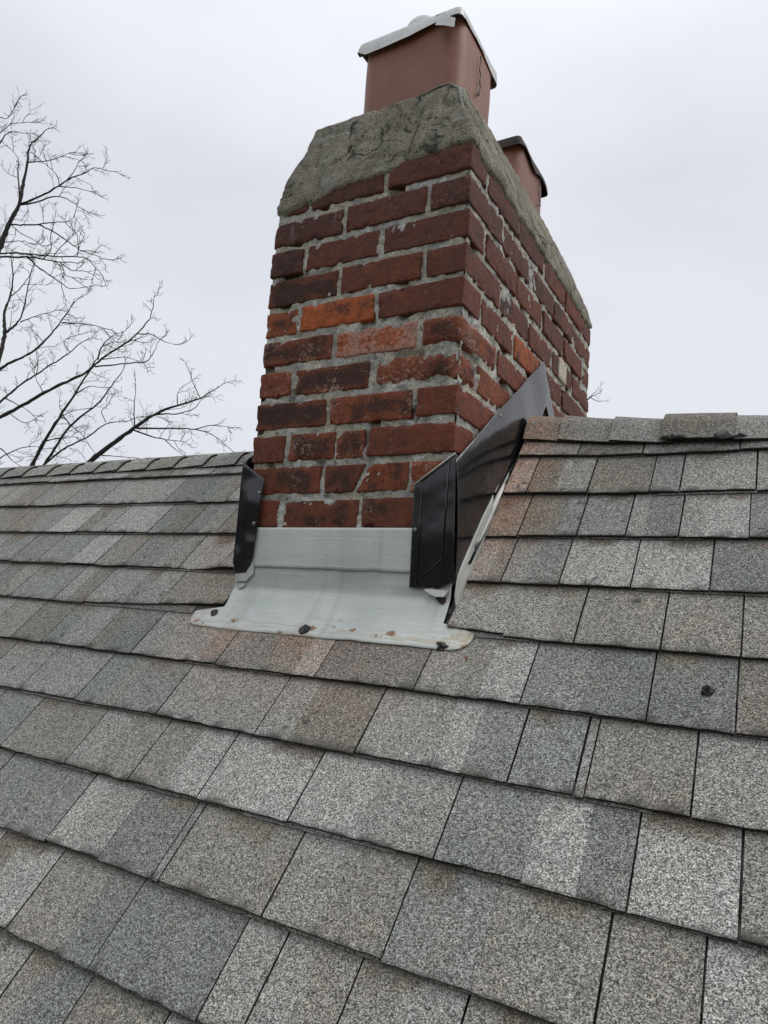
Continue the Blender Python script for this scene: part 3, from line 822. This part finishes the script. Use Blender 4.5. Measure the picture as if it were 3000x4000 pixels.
# ================================================================== FLASHINGS
def plate(name, poly, plane, d, mat, parent, th=.0012, wav=.0016, wscale=9, cuts=5, seed=3):
    """sheet cut to poly (2-D) standing in the plane X = d ('x': y,z) or Y = d ('y': x,z), gently buckled"""
    bm = bmesh.new()
    vs = [bm.verts.new((d, a, b) if plane == 'x' else (a, d, b)) for a, b in poly]
    bm.faces.new(vs); bmesh.ops.triangulate(bm, faces=bm.faces[:])
    for _ in range(cuts): bmesh.ops.subdivide_edges(bm, edges=[e for e in bm.edges if e.calc_length() > .010], cuts=1, use_grid_fill=True); bmesh.ops.triangulate(bm, faces=[f for f in bm.faces if len(f.verts) > 3])
    me = bpy.data.meshes.new(name)
    P = np.array([v.co[:] for v in bm.verts]); dd = fbm(P, wscale, 2, seed)*wav
    for v, q in zip(bm.verts, dd):
        if plane == 'x': v.co.x += q
        else: v.co.y += q
    bmesh.ops.recalc_face_normals(bm, faces=bm.faces[:])
    s = Vector((1, 0, 0)) if plane == 'x' else Vector((0, -1, 0))
    if bm.faces[:][0].normal.dot(s) < 0: bmesh.ops.reverse_faces(bm, faces=bm.faces[:])
    bm.to_mesh(me); bm.free(); me.materials.append(mat)
    me.polygons.foreach_set('use_smooth', [True]*len(me.polygons))
    o = bpy.data.objects.new(name, me); COL.objects.link(o); adopt(o, parent); solid(o, th); return o
def screw(parent, p, nrm, r=.0045):
    b = Buf(); nrm = np.array(nrm, float); p = np.array(p, float)
    tube(b, [p-nrm*.002, p+nrm*.0022, p+nrm*.0036, p+nrm*.0042], [r, r, r*.75, r*.1], 10)
    o = mesh('screw', b.verts(), b.F, MSC, smooth=False); adopt(o, parent); return o
def crease(name, pts, r, mat, parent):
    b = Buf(); tube(b, pts, [r]*len(pts), 6); o = mesh(name, b.verts(), b.F, mat, smooth=True); return adopt(o, parent)

# apron: upper plate over a lower sheet that turns out onto the shingles
apron = thing('apron_flashing', 'pale grey painted metal apron below the chimney front, rust spots along its lower edge', 'flashing', (-.30, -.02, -.20))
def apron_sheet(name, prof, wfun, parent, wav=.0012, corner=0.0, xs_n=120):
    prof = np.array(prof, float)
    d = np.concatenate([[0], np.cumsum(np.linalg.norm(np.diff(prof, axis=0), axis=1))]); n = max(8, int(d[-1]/.006))
    s = np.linspace(0, d[-1], n); yz = np.stack([np.interp(s, d, prof[:, 0]), np.interp(s, d, prof[:, 1])], -1)
    T = np.gradient(yz, axis=0); T /= np.linalg.norm(T, axis=1)[:, None]; N = np.stack([T[:, 1], -T[:, 0]], -1)
    V = []
    for j in range(n):
        rem = d[-1]-s[j]; a, b = wfun(yz[j, 1])
        if rem < corner:
            k = corner-math.sqrt(max(0, corner**2-(corner-rem)**2)); a, b = a+k, b-k
        X = np.linspace(a, b, xs_n)
        P = np.stack([X, np.full(xs_n, yz[j, 0]), np.full(xs_n, yz[j, 1])], -1)
        w = fbm(P, 8, 2, 71)*wav*(1+.0*j)
        P[:, 1] += N[j, 0]*w; P[:, 2] += N[j, 1]*w
        if rem < .012:                                   # rippled free edge
            e = fbm(np.stack([X, X*0, X*0], -1), 30, 2, 5)*.0018*(1-rem/.012); P[:, 1] += T[j, 0]*e; P[:, 2] += T[j, 1]*e
        V.append(P)
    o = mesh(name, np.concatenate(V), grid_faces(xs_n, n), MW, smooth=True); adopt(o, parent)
    return solid(o, .0014, 0)
fl = lambda t, n: tuple(roof(0, t, n)[1:])
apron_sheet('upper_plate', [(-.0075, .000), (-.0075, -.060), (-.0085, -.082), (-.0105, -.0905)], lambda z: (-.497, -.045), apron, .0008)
def lower_w(z):
    k = min(1, max(0, (-.188-z)/.012)); return (-.535-.074*k, .014+.070*k)
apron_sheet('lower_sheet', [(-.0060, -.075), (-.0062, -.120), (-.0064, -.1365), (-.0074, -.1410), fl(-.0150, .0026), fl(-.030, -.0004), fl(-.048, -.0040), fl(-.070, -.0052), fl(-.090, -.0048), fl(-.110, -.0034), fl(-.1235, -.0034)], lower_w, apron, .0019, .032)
def blob(name, parent, X, t, n, rx, ry, h, seed, mat=MTAR):
    na, nr = 26, 7; V = []
    for j in range(nr):
        q = j/(nr-1)
        for i in range(na):
            a = i*2*math.pi/na; k = 1+.42*vnoise(np.array([[math.cos(a)*1.6+seed*3.3, math.sin(a)*1.6, seed*1.7]]))[0]
            hh = h*(1-q**2.2)*(1+.7*vnoise(np.array([[math.cos(a)*q*2.5+seed, math.sin(a)*q*2.5, 9.1]]))[0])
            V.append(roof(X+rx*q*k*math.cos(a), t+ry*q*k*math.sin(a), n+hh-.0006*(j == nr-1)))
    F = grid_faces(na, nr, True)
    o = mesh(name, np.array(V), F, mat, smooth=True); adopt(o, parent); return o
def roof_hit(px, py, n=0.0):
    r = ray(px, py); nv = np.array([0, -SN, CS]); p0 = roof(0, 0, n)
    k = nv@(p0-CAM)/(nv@r); p = CAM+r*k; return p[0], (p[1]+n*SN)/CS
for (a, b, rx, ry, h, sd2) in ((835, 2393, .011, .010, .005, 1), (1190, 2458, .014, .014, .007, 2), (1727, 2524, .016, .010, .007, 3)):
    X_, t_ = roof_hit(a, b, -.003); blob('tar_blob', apron, X_, t_, -.0040, rx, ry, h, sd2)
X_, t_ = roof_hit(792, 2432, -.003); blob('nail_head', apron, X_, t_, -.0038, .0045, .004, .002, 4, MSC)

# right-hand counter flashing: black, along the slope and wrapped round the corner
cfr = thing('counter_flashing', 'tall glossy black metal flashing running up the right side of the chimney to the ridge', 'flashing', (.008, .25, .1))
XP = .0095
side = [(-.0095, .138), (.217, .309), (.533, .541), (.527, .412), (.495, .372), (.430, .300), (.364, .250), (.284, .188), (.202, .112), (.096, -.006), (.039, -.060), (-.0095, -.104)]
plate('side_plate', side, 'x', XP, MK, cfr, wav=.0026, wscale=7, seed=5)
plate('ridge_plate', [(.530, .541), (.536, .520), (.560, .430), (.640, .36), (.665, .40), (.640, .430)], 'x', XP-.002, MK, cfr, wav=.002, seed=9, cuts=3)
# kicked-out lower lip of the side plate
for v in bpy.data.objects['side_plate'].data.vertices: v.co.x += .013*(1-math.exp(-max(0, .138+.74*(v.co.y+.0095)-v.co.z)/.075))
low = np.array(side[3:][1:-1])[::-1]                     # from the front up to the ridge
n = len(low); dn = np.array([SN, -CS])
fac = np.linspace(1, .12, n)[:, None]
xo = XP+.013*(1-np.exp(-np.maximum(0, .138+.74*(low[:, 0]+.0095)-low[:, 1])/.075))
A = np.stack([xo, low[:, 0], low[:, 1]], -1)
Bq = np.stack([xo+.008*fac[:, 0], low[:, 0]+dn[0]*.009*fac[:, 0], low[:, 1]+dn[1]*.009*fac[:, 0]], -1)
mid = (A+Bq)/2+np.array([-.003, .001, -.002])
o = mesh('lip', np.concatenate([A, mid, Bq]), grid_faces(n, 3), MK, smooth=True); adopt(o, cfr); solid(o, .001)
front_p = [(XP, .150), (-.079, .088), (-.0745, -.122), (-.010, -.121), (XP+.0115, -.106)]
plate('front_plate', front_p, 'y', -.0150, MK, cfr, wav=.0010, wscale=8, seed=12)
yq = -.0160
crease('fold_seam', [(-.062, yq, .094), (-.058, yq, .0), (-.060, yq, -.117)], .0009, MK, cfr)
crease('fold_seam', [(-.062, yq, .094), (-.006, yq, .136)], .0008, MK, cfr)
crease('fold_seam', [(-.003, yq, .140), (-.006, yq, -.07)], .0013, MK, cfr)
crease('fold_seam', [(-.060, yq, -.112), (-.006, yq, -.062)], .0009, MK, cfr)
crease('hem', [(-.079, yq+.0012, .088), (XP, yq+.0012, .1505)], .0018, MG, cfr)
screw(cfr, (-.069, -.0165, -.005), (0, -1, 0)); screw(cfr, (XP, .217, .293), (1, 0, 0), .0055); screw(cfr, (XP, .505, .470), (1, 0, 0), .0050)
# left-hand piece wrapped onto the front
cfl = thing('counter_flashing', 'narrow black metal flashing folded round the left front corner of the chimney', 'flashing', (-.51, -.01, 0))
leftp = [(-.541, .156), (-.527, .146), (-.4735, .112), (-.4845, -.070), (-.500, -.106), (-.532, -.108), (-.5415, -.085)]
plate('front_plate', leftp, 'y', -.0150, MK, cfl, wav=.0042, wscale=16, seed=31)
plate('return_plate', [(-.0150, .156), (.30, .40), (.30, .155), (-.0150, -.085)], 'x', -.5415, MK, cfl, wav=.002, seed=33, cuts=4)
screw(cfl, (-.481, -.0170, .080), (0, -1, 0)); screw(cfl, (-.488, -.0170, .008), (0, -1, 0))

# step flashing: lapped grey pieces peeping out under the black sheet
sfr = thing('step_flashing', 'strip of lapped pale metal pieces between the black right flashing and the shingles', 'flashing', (.006, .2, 0))
def step_piece(y0, y1, h0, h1, x, seed):
    n = 16; ys = np.linspace(y0, y1, n); zr = P0+ys*SN/CS; h = np.linspace(h0, h1, n)
    h = h*(1+.10*fbm(np.stack([ys, ys*0, ys*0+seed], -1), 18, 2, seed))
    end = np.clip((ys-y0)/.012, 0, 1)**.5; h = h*(.35+.65*end)
    rows = []
    for q in np.linspace(0, 1, 5):
        rows.append(np.stack([np.full(n, x)+.006*(1-q)**2+.0012*fbm(np.stack([ys, ys*0+q, ys*0], -1), 25, 2, 4), ys, zr-.012+(h+.012)*q], -1))
    o = mesh('flashing_piece', np.concatenate(rows), grid_faces(n, 5), MG, smooth=True); adopt(o, sfr); solid(o, .0010, 0)
step_piece(-.008, .075, .048, .052, .0225, 1); step_piece(.062, .170, .054, .040, .0215, 2)
step_piece(.158, .260, .042, .030, .0195, 3); step_piece(.250, .385, .030, .008, .0170, 4)
# folded tongue that ends the lowest piece in front of the corner
def tongue(parent, pts, mat, name, y=-.02):
    pts = np.array(pts); c = pts.mean(0); n = len(pts)
    V = np.concatenate([pts, [c+np.array([0, -.0012, .0006])]]); F = [(i, (i+1) % n, n) for i in range(n)]
    o = mesh(name, V, F, mat); adopt(o, parent); return solid(o, .001, 0)
def on_y(px, py, y):
    r = ray(px, py); k = (y-CAM[1])/r[1]; return CAM+r*k
def poly_y(px, y0, y1):
    """points given in the photograph put at depths from y0 (first) to y1 (last) just in front of the corner"""
    return [on_y(a, b, y0+(y1-y0)*i/(len(px)-1)) for i, (a, b) in enumerate(px)]
tongue(sfr, [tuple(on_y(*p)) for p in ((1655, 2303, -.018), (1680, 2322, -.022), (1700, 2331, -.026), (1733, 2332, -.020), (1765, 2292, .0), (1790, 2262, .03), (1795, 2230, .04), (1752, 2240, .0), (1720, 2294, -.012))], MG, 'folded_end')
tongue(sfr, [tuple(on_y(*p)) for p in ((1700, 2332, -.014), (1712, 2352, -.016), (1730, 2363, -.016), (1745, 2352, -.010), (1752, 2318, .0), (1735, 2325, -.008))], MD, 'dark_tab')  # small dark tab under the folded end
# the same on the left
sfl = thing('step_flashing', 'short pale metal tongue sticking out below the narrow black left flashing', 'flashing', (-.52, -.01, -.12))
tongue(sfl, [tuple(on_y(*p)) for p in ((924, 2208, -.011), (985, 2212, -.011), (993, 2195, -.011), (990, 2240, -.012), (960, 2270, -.014), (916, 2272, -.014))], MG, 'folded_end')
tongue(sfl, [tuple(on_y(*p)) for p in ((934, 2275, -.010), (955, 2276, -.010), (958, 2284, -.012), (946, 2296, -.014), (930, 2300, -.014))], MG, 'lower_tip')

# ================================================================== FLUE COVERS
def cover(name, label, box, z, lip_fn, out_fn, mat, group):
    x0, x1, y0, y1 = box
    root = thing(name, label, 'flue cover', ((x0+x1)/2, (y0+y1)/2, z), group)
    n = 240; cr_ = .014; O = rrect(x0-.003, x1+.002, y0-.004, y1+.003, cr_, n); E = rrect(x0-.006, x1+.003, y0-.008, y1+.006, cr_-.002, n)
    c = O.mean(0)
    V = []
    for s in (0, .5, .9): V.append(np.stack([c[0]+(O[:, 0]-c[0])*s, c[1]+(O[:, 1]-c[1])*s, np.full(n, z+.004*(1-s))], -1))
    V.append(np.stack([O[:, 0], O[:, 1], np.full(n, z)], -1))
    lip = np.array([lip_fn(*p) for p in E]); ou = np.array([out_fn(*p) for p in E])
    for q in (.15, .5, 1.0):
        xy = O+(E-O)*(min(1, .4+q))+(E-c)/np.linalg.norm(E-c, axis=1)[:, None]*(ou*q)[:, None]
        V.append(np.stack([xy[:, 0], xy[:, 1], z-lip*q], -1))
    P = np.concatenate(V); P = P+(fbm(P, 22, 2, 77)*.0022)[:, None]*np.array([.6, .6, 1.0])
    o = mesh('sheet', P, grid_faces(n, len(V), True), mat, smooth=False); adopt(o, root); solid(o, .0012, 0)
    return root
def wire(root, pts, r=.0015):
    b = Buf(); P = np.array(pts); n = 40; u = np.linspace(0, len(P)-1, n)
    Q = np.stack([np.interp(u, np.arange(len(P)), P[:, i]) for i in range(3)], -1)
    tube(b, Q, np.full(n, r), 5); o = mesh('tie_wire', b.verts(), b.F, MWIRE, smooth=True); return adopt(o, root)
def lip1(x, y):
    if y < .10: return .040+.003*math.sin((x+.4)*20)-.012*max(0, min(1, (x+.22)/.1))-.018*max(0, min(1, (-.35-x)/.03))
    return .016+.016*max(0, (y-.22)/.1)
def out1(x, y): return .005 if y < .1 else 0.0
cv1 = cover('flue_cover', 'bent silvery metal sheet folded over the nearer flue top, torn at one corner', FL1, 1.289, lip1, out1, MZ, None)
def on_x(px, py, x):
    r = ray(px, py); k = (x-CAM[0])/r[0]; return CAM+r*k
# torn corner curling up
tc_ = [on_y(1700, 60, .075), on_y(1740, 45, .078), on_y(1786, 43, .085), on_y(1779, 57, .085), on_y(1748, 52, .080), on_y(1738, 66, .08)]
tongue(cv1, [tuple(p) for p in tc_], MZ, 'torn_flap')
tongue(cv1, [tuple(on_y(*p)) for p in ((1735, 50, .066), (1762, 66, .066), (1779, 70, .068), (1774, 106, .066), (1735, 99, .062), (1700, 98, .061), (1715, 70, .063))], MZ, 'corner_fold')
# round knob of the old vent standing on the sheet
vb = Buf(); dm = on_y(1655, 152, .19); R_ = .053
tube(vb, [(dm[0], dm[1], 1.286+dz) for dz in (0, dm[2]-1.286-.006 if dm[2] > 1.30 else .01, *( (dm[2]-1.286 if dm[2] > 1.3 else .015)+R_*math.sin(a) for a in np.linspace(.1, 1.5, 7)))],
     [R_, R_, *(R_*math.cos(a) for a in np.linspace(.1, 1.5, 7))], 24)
o = mesh('vent_dome', vb.verts(), vb.F, MZ, smooth=True); adopt(o, cv1)
xw = FL1[1]+.006
wire(cv1, [on_x(1350+a/1.8433, b/1.8433, xw) for a, b in ((972, 405), (975, 440), (965, 500), (972, 545), (966, 590), (972, 630), (958, 690), (955, 668), (947, 672), (945, 695))])
def lip2(x, y): return .031+.009*math.sin(y*40)
cv2 = cover('flue_cover', 'dark bent metal sheet capping the farther flue behind the cement crown', FL2, 1.263, lip2, lambda x, y: .006, MD, None)
xw = FL2[1]+.007
wire(cv2, [on_x(1350+a/1.8433, b/1.8433, xw) for a, b in ((1398, 1290), (1394, 1340), (1390, 1400), (1396, 1440), (1404, 1480), (1396, 1488), (1380, 1474))])

# ================================================================== SMALL THINGS ON THE ROOF
X_, t_ = roof_hit(2766, 2697); blob('tar_lump', house, X_, t_, -.0035, .010, .010, .009, 6)
for (a, b, rx, ry, s) in ((2640, 1702, .020, .007, 7), (2826, 1695, .020, .014, 8), (2890, 1700, .012, .006, 9), (2600, 1709, .012, .004, 10)):
    X_, t_ = roof_hit(a, b, .020); blob('tar_smear', house, X_, t_, .0185, rx, ry, .005, s)
X_, t_ = roof_hit(1822, 2573)
lf = Buf(); V = []
for j in range(9):
    q = j/8; w = .0035*math.sin(math.pi*min(1, q*1.05+.03))**.7
    for i in (-1, 0, 1): V.append(roof(X_+.010*(q-.5)*.25+i*w, t_+.012*(.5-q), -.001+.0015*abs(i)+.0014*math.sin(q*3)))
leaf = mesh('leaf', V, grid_faces(3, 9), MLEAF, smooth=True); solid(leaf, .0004)
leaf['label'] = 'small dry brown leaf lying on the shingles below the apron'; leaf['category'] = 'leaf'

# ================================================================== TREES
Z5 = 1.4267
def z5(pts): return [(x/Z5, 350+y/Z5) for x, y in pts]
TREE1 = [  # (points, base width, tip width) in zoomed pixels; roots first
 ([(-110, 1110), (-60, 1010), (0, 885), (22, 820), (50, 745), (110, 640), (122, 560), (135, 500), (155, 400), (158, 340), (175, 295), (215, 270), (255, 225)], 24, 3),
 ([(-130, 950), (-60, 925), (0, 932), (100, 935), (150, 930), (240, 945), (330, 960), (420, 965)], 9, 3),
 ([(-120, 905), (0, 915), (90, 910), (200, 920), (300, 930), (430, 930), (490, 940), (540, 1000), (565, 1030)], 7, 2),
 ([(-80, 1790), (-40, 1650), (0, 1480), (20, 1400), (30, 1350), (20, 1290), (30, 1220), (60, 1150), (75, 1050), (65, 960)], 22, 4),
 ([(-110, 1640), (-40, 1590), (0, 1555), (60, 1520), (120, 1495), (200, 1450), (250, 1400), (320, 1320), (370, 1250), (415, 1185)], 13, 4),
 ([(-120, 1860), (-60, 1800), (0, 1740), (60, 1690), (140, 1625), (200, 1590), (280, 1535), (340, 1500), (390, 1465), (440, 1420), (480, 1395)], 10, 3),
 ([(-120, 1920), (-60, 1870), (0, 1820), (100, 1775), (200, 1715), (300, 1660), (400, 1615), (490, 1575), (530, 1530), (600, 1475), (680, 1430), (750, 1375), (800, 1320), (840, 1275), (855, 1190)], 17, 3),
 ([(-100, 420), (-30, 330), (0, 300), (30, 250), (70, 230), (110, 240)], 7, 2),
 ([(-60, 290), (0, 240), (60, 190), (130, 185)], 5, 2), ([(-60, 180), (0, 150), (40, 170), (80, 100)], 4, 2),
 ([(110, 640), (105, 540), (100, 440), (105, 380), (60, 330)], 7, 2),
 ([(110, 640), (190, 610), (270, 575), (330, 535), (400, 490), (480, 465), (520, 430), (590, 450)], 9, 2),
 ([(375, 500), (410, 460), (435, 410)], 4, 2),
 ([(115, 642), (200, 630), (280, 597), (355, 597), (420, 640), (465, 670)], 7, 2),
 ([(330, 540), (420, 545), (495, 565)], 4, 2), ([(330, 535), (325, 480), (270, 430), (230, 400)], 4, 2),
 ([(155, 405), (240, 400), (300, 390), (395, 350)], 5, 2),
 ([(50, 750), (130, 755), (215, 752), (300, 740), (385, 735), (410, 715)], 7, 2),
 ([(215, 752), (290, 785), (370, 840), (420, 875), (450, 900), (520, 920), (590, 945)], 6, 2),
 ([(65, 755), (110, 800), (180, 830), (240, 870)], 4, 2),
 ([(150, 930), (210, 990), (280, 1035), (340, 1075), (380, 1110), (450, 1105)], 6, 2),
 ([(330, 960), (400, 1010), (440, 1010)], 4, 2), ([(300, 955), (355, 990), (360, 1040), (420, 1050)], 4, 2),
 ([(0, 850), (60, 850), (120, 840), (180, 860)], 5, 2), ([(300, 930), (335, 880), (370, 850)], 4, 2), ([(430, 930), (440, 880), (430, 810)], 4, 2),
 ([(240, 945), (290, 900), (280, 840)], 4, 2),
 ([(30, 1355), (80, 1320), (120, 1270), (140, 1190), (155, 1100), (175, 1010), (180, 990)], 9, 2),
 ([(65, 1150), (110, 1110), (150, 1060), (185, 1000)], 5, 2), ([(115, 1295), (200, 1260), (290, 1238)], 5, 2),
 ([(345, 1300), (430, 1300), (530, 1315), (600, 1335)], 5, 2), ([(390, 1465), (350, 1410), (380, 1380), (440, 1365)], 4, 2),
 ([(545, 1505), (560, 1440), (620, 1370), (690, 1350)], 7, 2), ([(560, 1440), (620, 1405), (690, 1410)], 4, 2),
 ([(530, 1545), (620, 1535), (720, 1525), (820, 1520), (860, 1460), (880, 1410)], 6, 2), ([(770, 1360), (850, 1360), (900, 1400), (970, 1420)], 5, 2),
 ([(560, 1505), (640, 1495), (700, 1490), (760, 1510)], 4, 2), ([(200, 1590), (215, 1540), (205, 1490)], 4, 2), ([(240, 1690), (200, 1610), (190, 1570)], 4, 2),
 ([(20, 1715), (90, 1750), (150, 1785)], 6, 2), ([(60, 1810), (130, 1860), (170, 1850)], 4, 2)]
TREE2 = [
 ([(110, 2260), (170, 2110), (195, 2060), (245, 1960), (330, 1830), (420, 1690), (490, 1580), (540, 1500)], 19, 4),
 ([(190, 2190), (250, 2080), (300, 2010), (390, 1870), (480, 1800), (560, 1740), (620, 1650), (680, 1575)], 13, 3),
 ([(190, 2150), (270, 2070), (340, 2010), (420, 1970), (500, 1930), (590, 1855), (700, 1850), (760, 1830)], 9, 2),
 ([(380, 2200), (500, 2075), (545, 2035), (640, 1965), (750, 1885), (830, 1825), (920, 1780), (1010, 1755), (1120, 1720), (1230, 1650)], 22, 3),
 ([(750, 1885), (870, 1890), (990, 1888), (1090, 1892), (1180, 1920), (1270, 1990)], 8, 2),
 ([(740, 1895), (840, 1935), (920, 1950), (1010, 1960)], 7, 2), ([(830, 1820), (910, 1805), (980, 1810), (1080, 1785), (1120, 1730)], 7, 2),
 ([(750, 1885), (745, 1780), (755, 1690)], 6, 2), ([(250, 1960), (330, 1940), (410, 1935)], 6, 2), ([(1120, 1720), (1080, 1650), (1060, 1580)], 4, 2),
 ([(1090, 1892), (1180, 1870), (1270, 1880)], 4, 2), ([(545, 2035), (640, 2045), (740, 2050)], 5, 2), ([(390, 1870), (350, 1810), (330, 1760)], 5, 2),
 ([(390, 1870), (450, 1910), (490, 1970)], 5, 2), ([(990, 1755), (985, 1700), (1010, 1660)], 4, 2), ([(590, 1855), (560, 1790), (600, 1760)], 4, 2),
 ([(920, 1950), (970, 2000), (1030, 2040)], 4, 2), ([(-60, 2090), (20, 2040), (130, 1990), (210, 1990)], 6, 2), ([(-40, 1990), (10, 2000), (60, 2060), (100, 2090)], 6, 2),
 ([(430, 1690), (500, 1650), (560, 1660)], 4, 2), ([(330, 1830), (400, 1790), (470, 1780)], 4, 2)]
def build_tree(name, label, limbs, depth, seed, trunk_px, rootn, twig_amt=1.0):
    rng = random.Random(seed); npr = np.random.RandomState(seed)
    limb = Buf(); twig = Buf(); known = []
    tx, ty0 = trunk_px
    base = at(tx/Z5, 350+ty0/Z5, depth); bx, by = base[0], base[1]
    root = thing(name, label, 'tree', (bx, by, GZ), 'bare winter trees beyond the ridge')
    def twigs(p, d, L, r, lev):
        """one twig growing from p along d, forking as it goes"""
        n = 4 if lev < 2 else 3; pts = [p]; dd = d.copy()
        for i in range(n):
            dd = dd+npr.normal(0, .20, 3)+np.array([0, 0, .05]); dd /= np.linalg.norm(dd); pts.append(pts[-1]+dd*L/n)
        R = np.linspace(r, r*.55, n+1); tube(twig, pts, R, 4 if lev < 2 else 3, False)
        if lev >= 3: return
        for i in range(1, n+1):
            k = 1 if lev == 0 and i < n else (2 if i == n else (1 if rng.random() < .75 else 0))
            for _ in range(k):
                s = np.cross(dd, npr.normal(0, 1, 3)); s /= np.linalg.norm(s)+1e-9; a = math.radians(rng.uniform(22, 60))
                twigs(pts[i], dd*math.cos(a)+s*math.sin(a), L*rng.uniform(.34, .60), max(r*.66, .0024), lev+1)
    for idx, (pts, w0, w1) in enumerate(limbs):
        q = z5(pts); P0_ = q[0]
        if idx < rootn: d0 = depth+rng.uniform(-.8, .8)
        else:
            d0 = min(known, key=lambda k: (k[0]-P0_[0])**2+(k[1]-P0_[1])**2)[2]
        # smooth resample
        m = len(q); u = np.linspace(0, m-1, (m-1)*4+1)
        xy = np.stack([np.interp(u, np.arange(m), [a[0] for a in q]), np.interp(u, np.arange(m), [a[1] for a in q])], -1)
        for _ in range(2): xy[1:-1] = .25*xy[:-2]+.5*xy[1:-1]+.25*xy[2:]
        xy[1:-1] += npr.normal(0, .9, (len(xy)-2, 2))
        plen = np.concatenate([[0], np.cumsum(np.linalg.norm(np.diff(xy, axis=0), axis=1))])
        slope = rng.uniform(-.35, .35)
        dep = d0+slope*plen*depth/FPX
        P = np.array([at(a, b, dp) for (a, b), dp in zip(xy, dep)])
        known += [(a, b, dp) for (a, b), dp in zip(xy, dep)]
        R = np.linspace(w0, w1, len(P))/Z5*depth/FPX/2*1.40
        R = R*(1+.08*npr.normal(0, 1, len(P)))
        if idx < rootn:                                  # carry the limb back to the trunk
            zt = P[0][2]-rng.uniform(1.0, 1.8)*abs(P[0][0]-bx)*.5-.5
            J = np.array([bx, by, zt]); u_ = np.linspace(0, 1, 7)[:-1]
            ext = J+(P[0]-J)*u_[:, None]; ext[:, 2] -= .25*np.sin(u_*math.pi)
            P = np.concatenate([ext, P]); R = np.concatenate([np.linspace(R[0]*1.7, R[0]*1.05, 6), R])
        tube(limb, P, R, 8 if w0 > 8 else 6)
        seg = np.concatenate([[0], np.cumsum(np.linalg.norm(np.diff(P, axis=0), axis=1))])
        s = .10 if idx >= rootn else seg[6]+.15
        while s < seg[-1]:
            i = min(len(P)-2, np.searchsorted(seg, s)-1); f = (s-seg[i])/(seg[i+1]-seg[i]+1e-9); p = P[i]+(P[i+1]-P[i])*f
            d = P[i+1]-P[i]; d /= np.linalg.norm(d)
            sd2 = np.cross(d, npr.normal(0, 1, 3)); sd2 /= np.linalg.norm(sd2); a = math.radians(rng.uniform(30, 75))
            prog = s/seg[-1]
            if rng.random() < twig_amt*(.18+.64*prog):
                twigs(p, d*math.cos(a)+sd2*math.sin(a), rng.uniform(.15, .40)*(1-.25*prog), rng.uniform(.0042, .0056), 1)
            s += rng.uniform(.09, .24)
        d = P[-1]-P[-2]; d /= np.linalg.norm(d); twigs(P[-1], d, rng.uniform(.18, .26), .0062, 1)
    # trunk from the ground
    zs = np.linspace(GZ-.1, base[2], 14)
    tp = np.stack([bx+.12*np.sin(zs*.7), by+.1*np.cos(zs*.9), zs], -1); tr = np.linspace(.30, .06, 14)
    tb_ = Buf(); tube(tb_, tp, tr, 14)
    o = mesh('trunk', tb_.verts(), tb_.F, MBARK, smooth=True); adopt(o, root)
    o = mesh('limbs', limb.verts(), limb.F, MBARK, smooth=True); adopt(o, root)
    o = mesh('twigs', twig.verts(), twig.F, MTWIG, smooth=True); adopt(o, root)
build_tree('bare_tree', 'leafless tree whose limbs reach in across the left edge of the sky', TREE1, 10.5, 5, (-420, 1500), 10)
build_tree('bare_tree', 'leafless tree whose limbs fan up from behind the ridge left of the chimney', TREE2, 12.5, 9, (60, 2900), 4)
TREE3 = [([(3150, 1850), (3230, 1760), (3290, 1715), (3345, 1690)], 5, 2), ([(3290, 1715), (3320, 1735), (3352, 1738)], 3, 2), ([(3270, 1730), (3300, 1700), (3330, 1672)], 3, 2)]
build_tree('bare_tree', 'distant tree showing only a few twigs past the right edge of the chimney', TREE3, 24, 3, (3050, 2300), 1, .35)
print('verts', sum(len(o.data.vertices) for o in bpy.data.objects if o.type == 'MESH'))
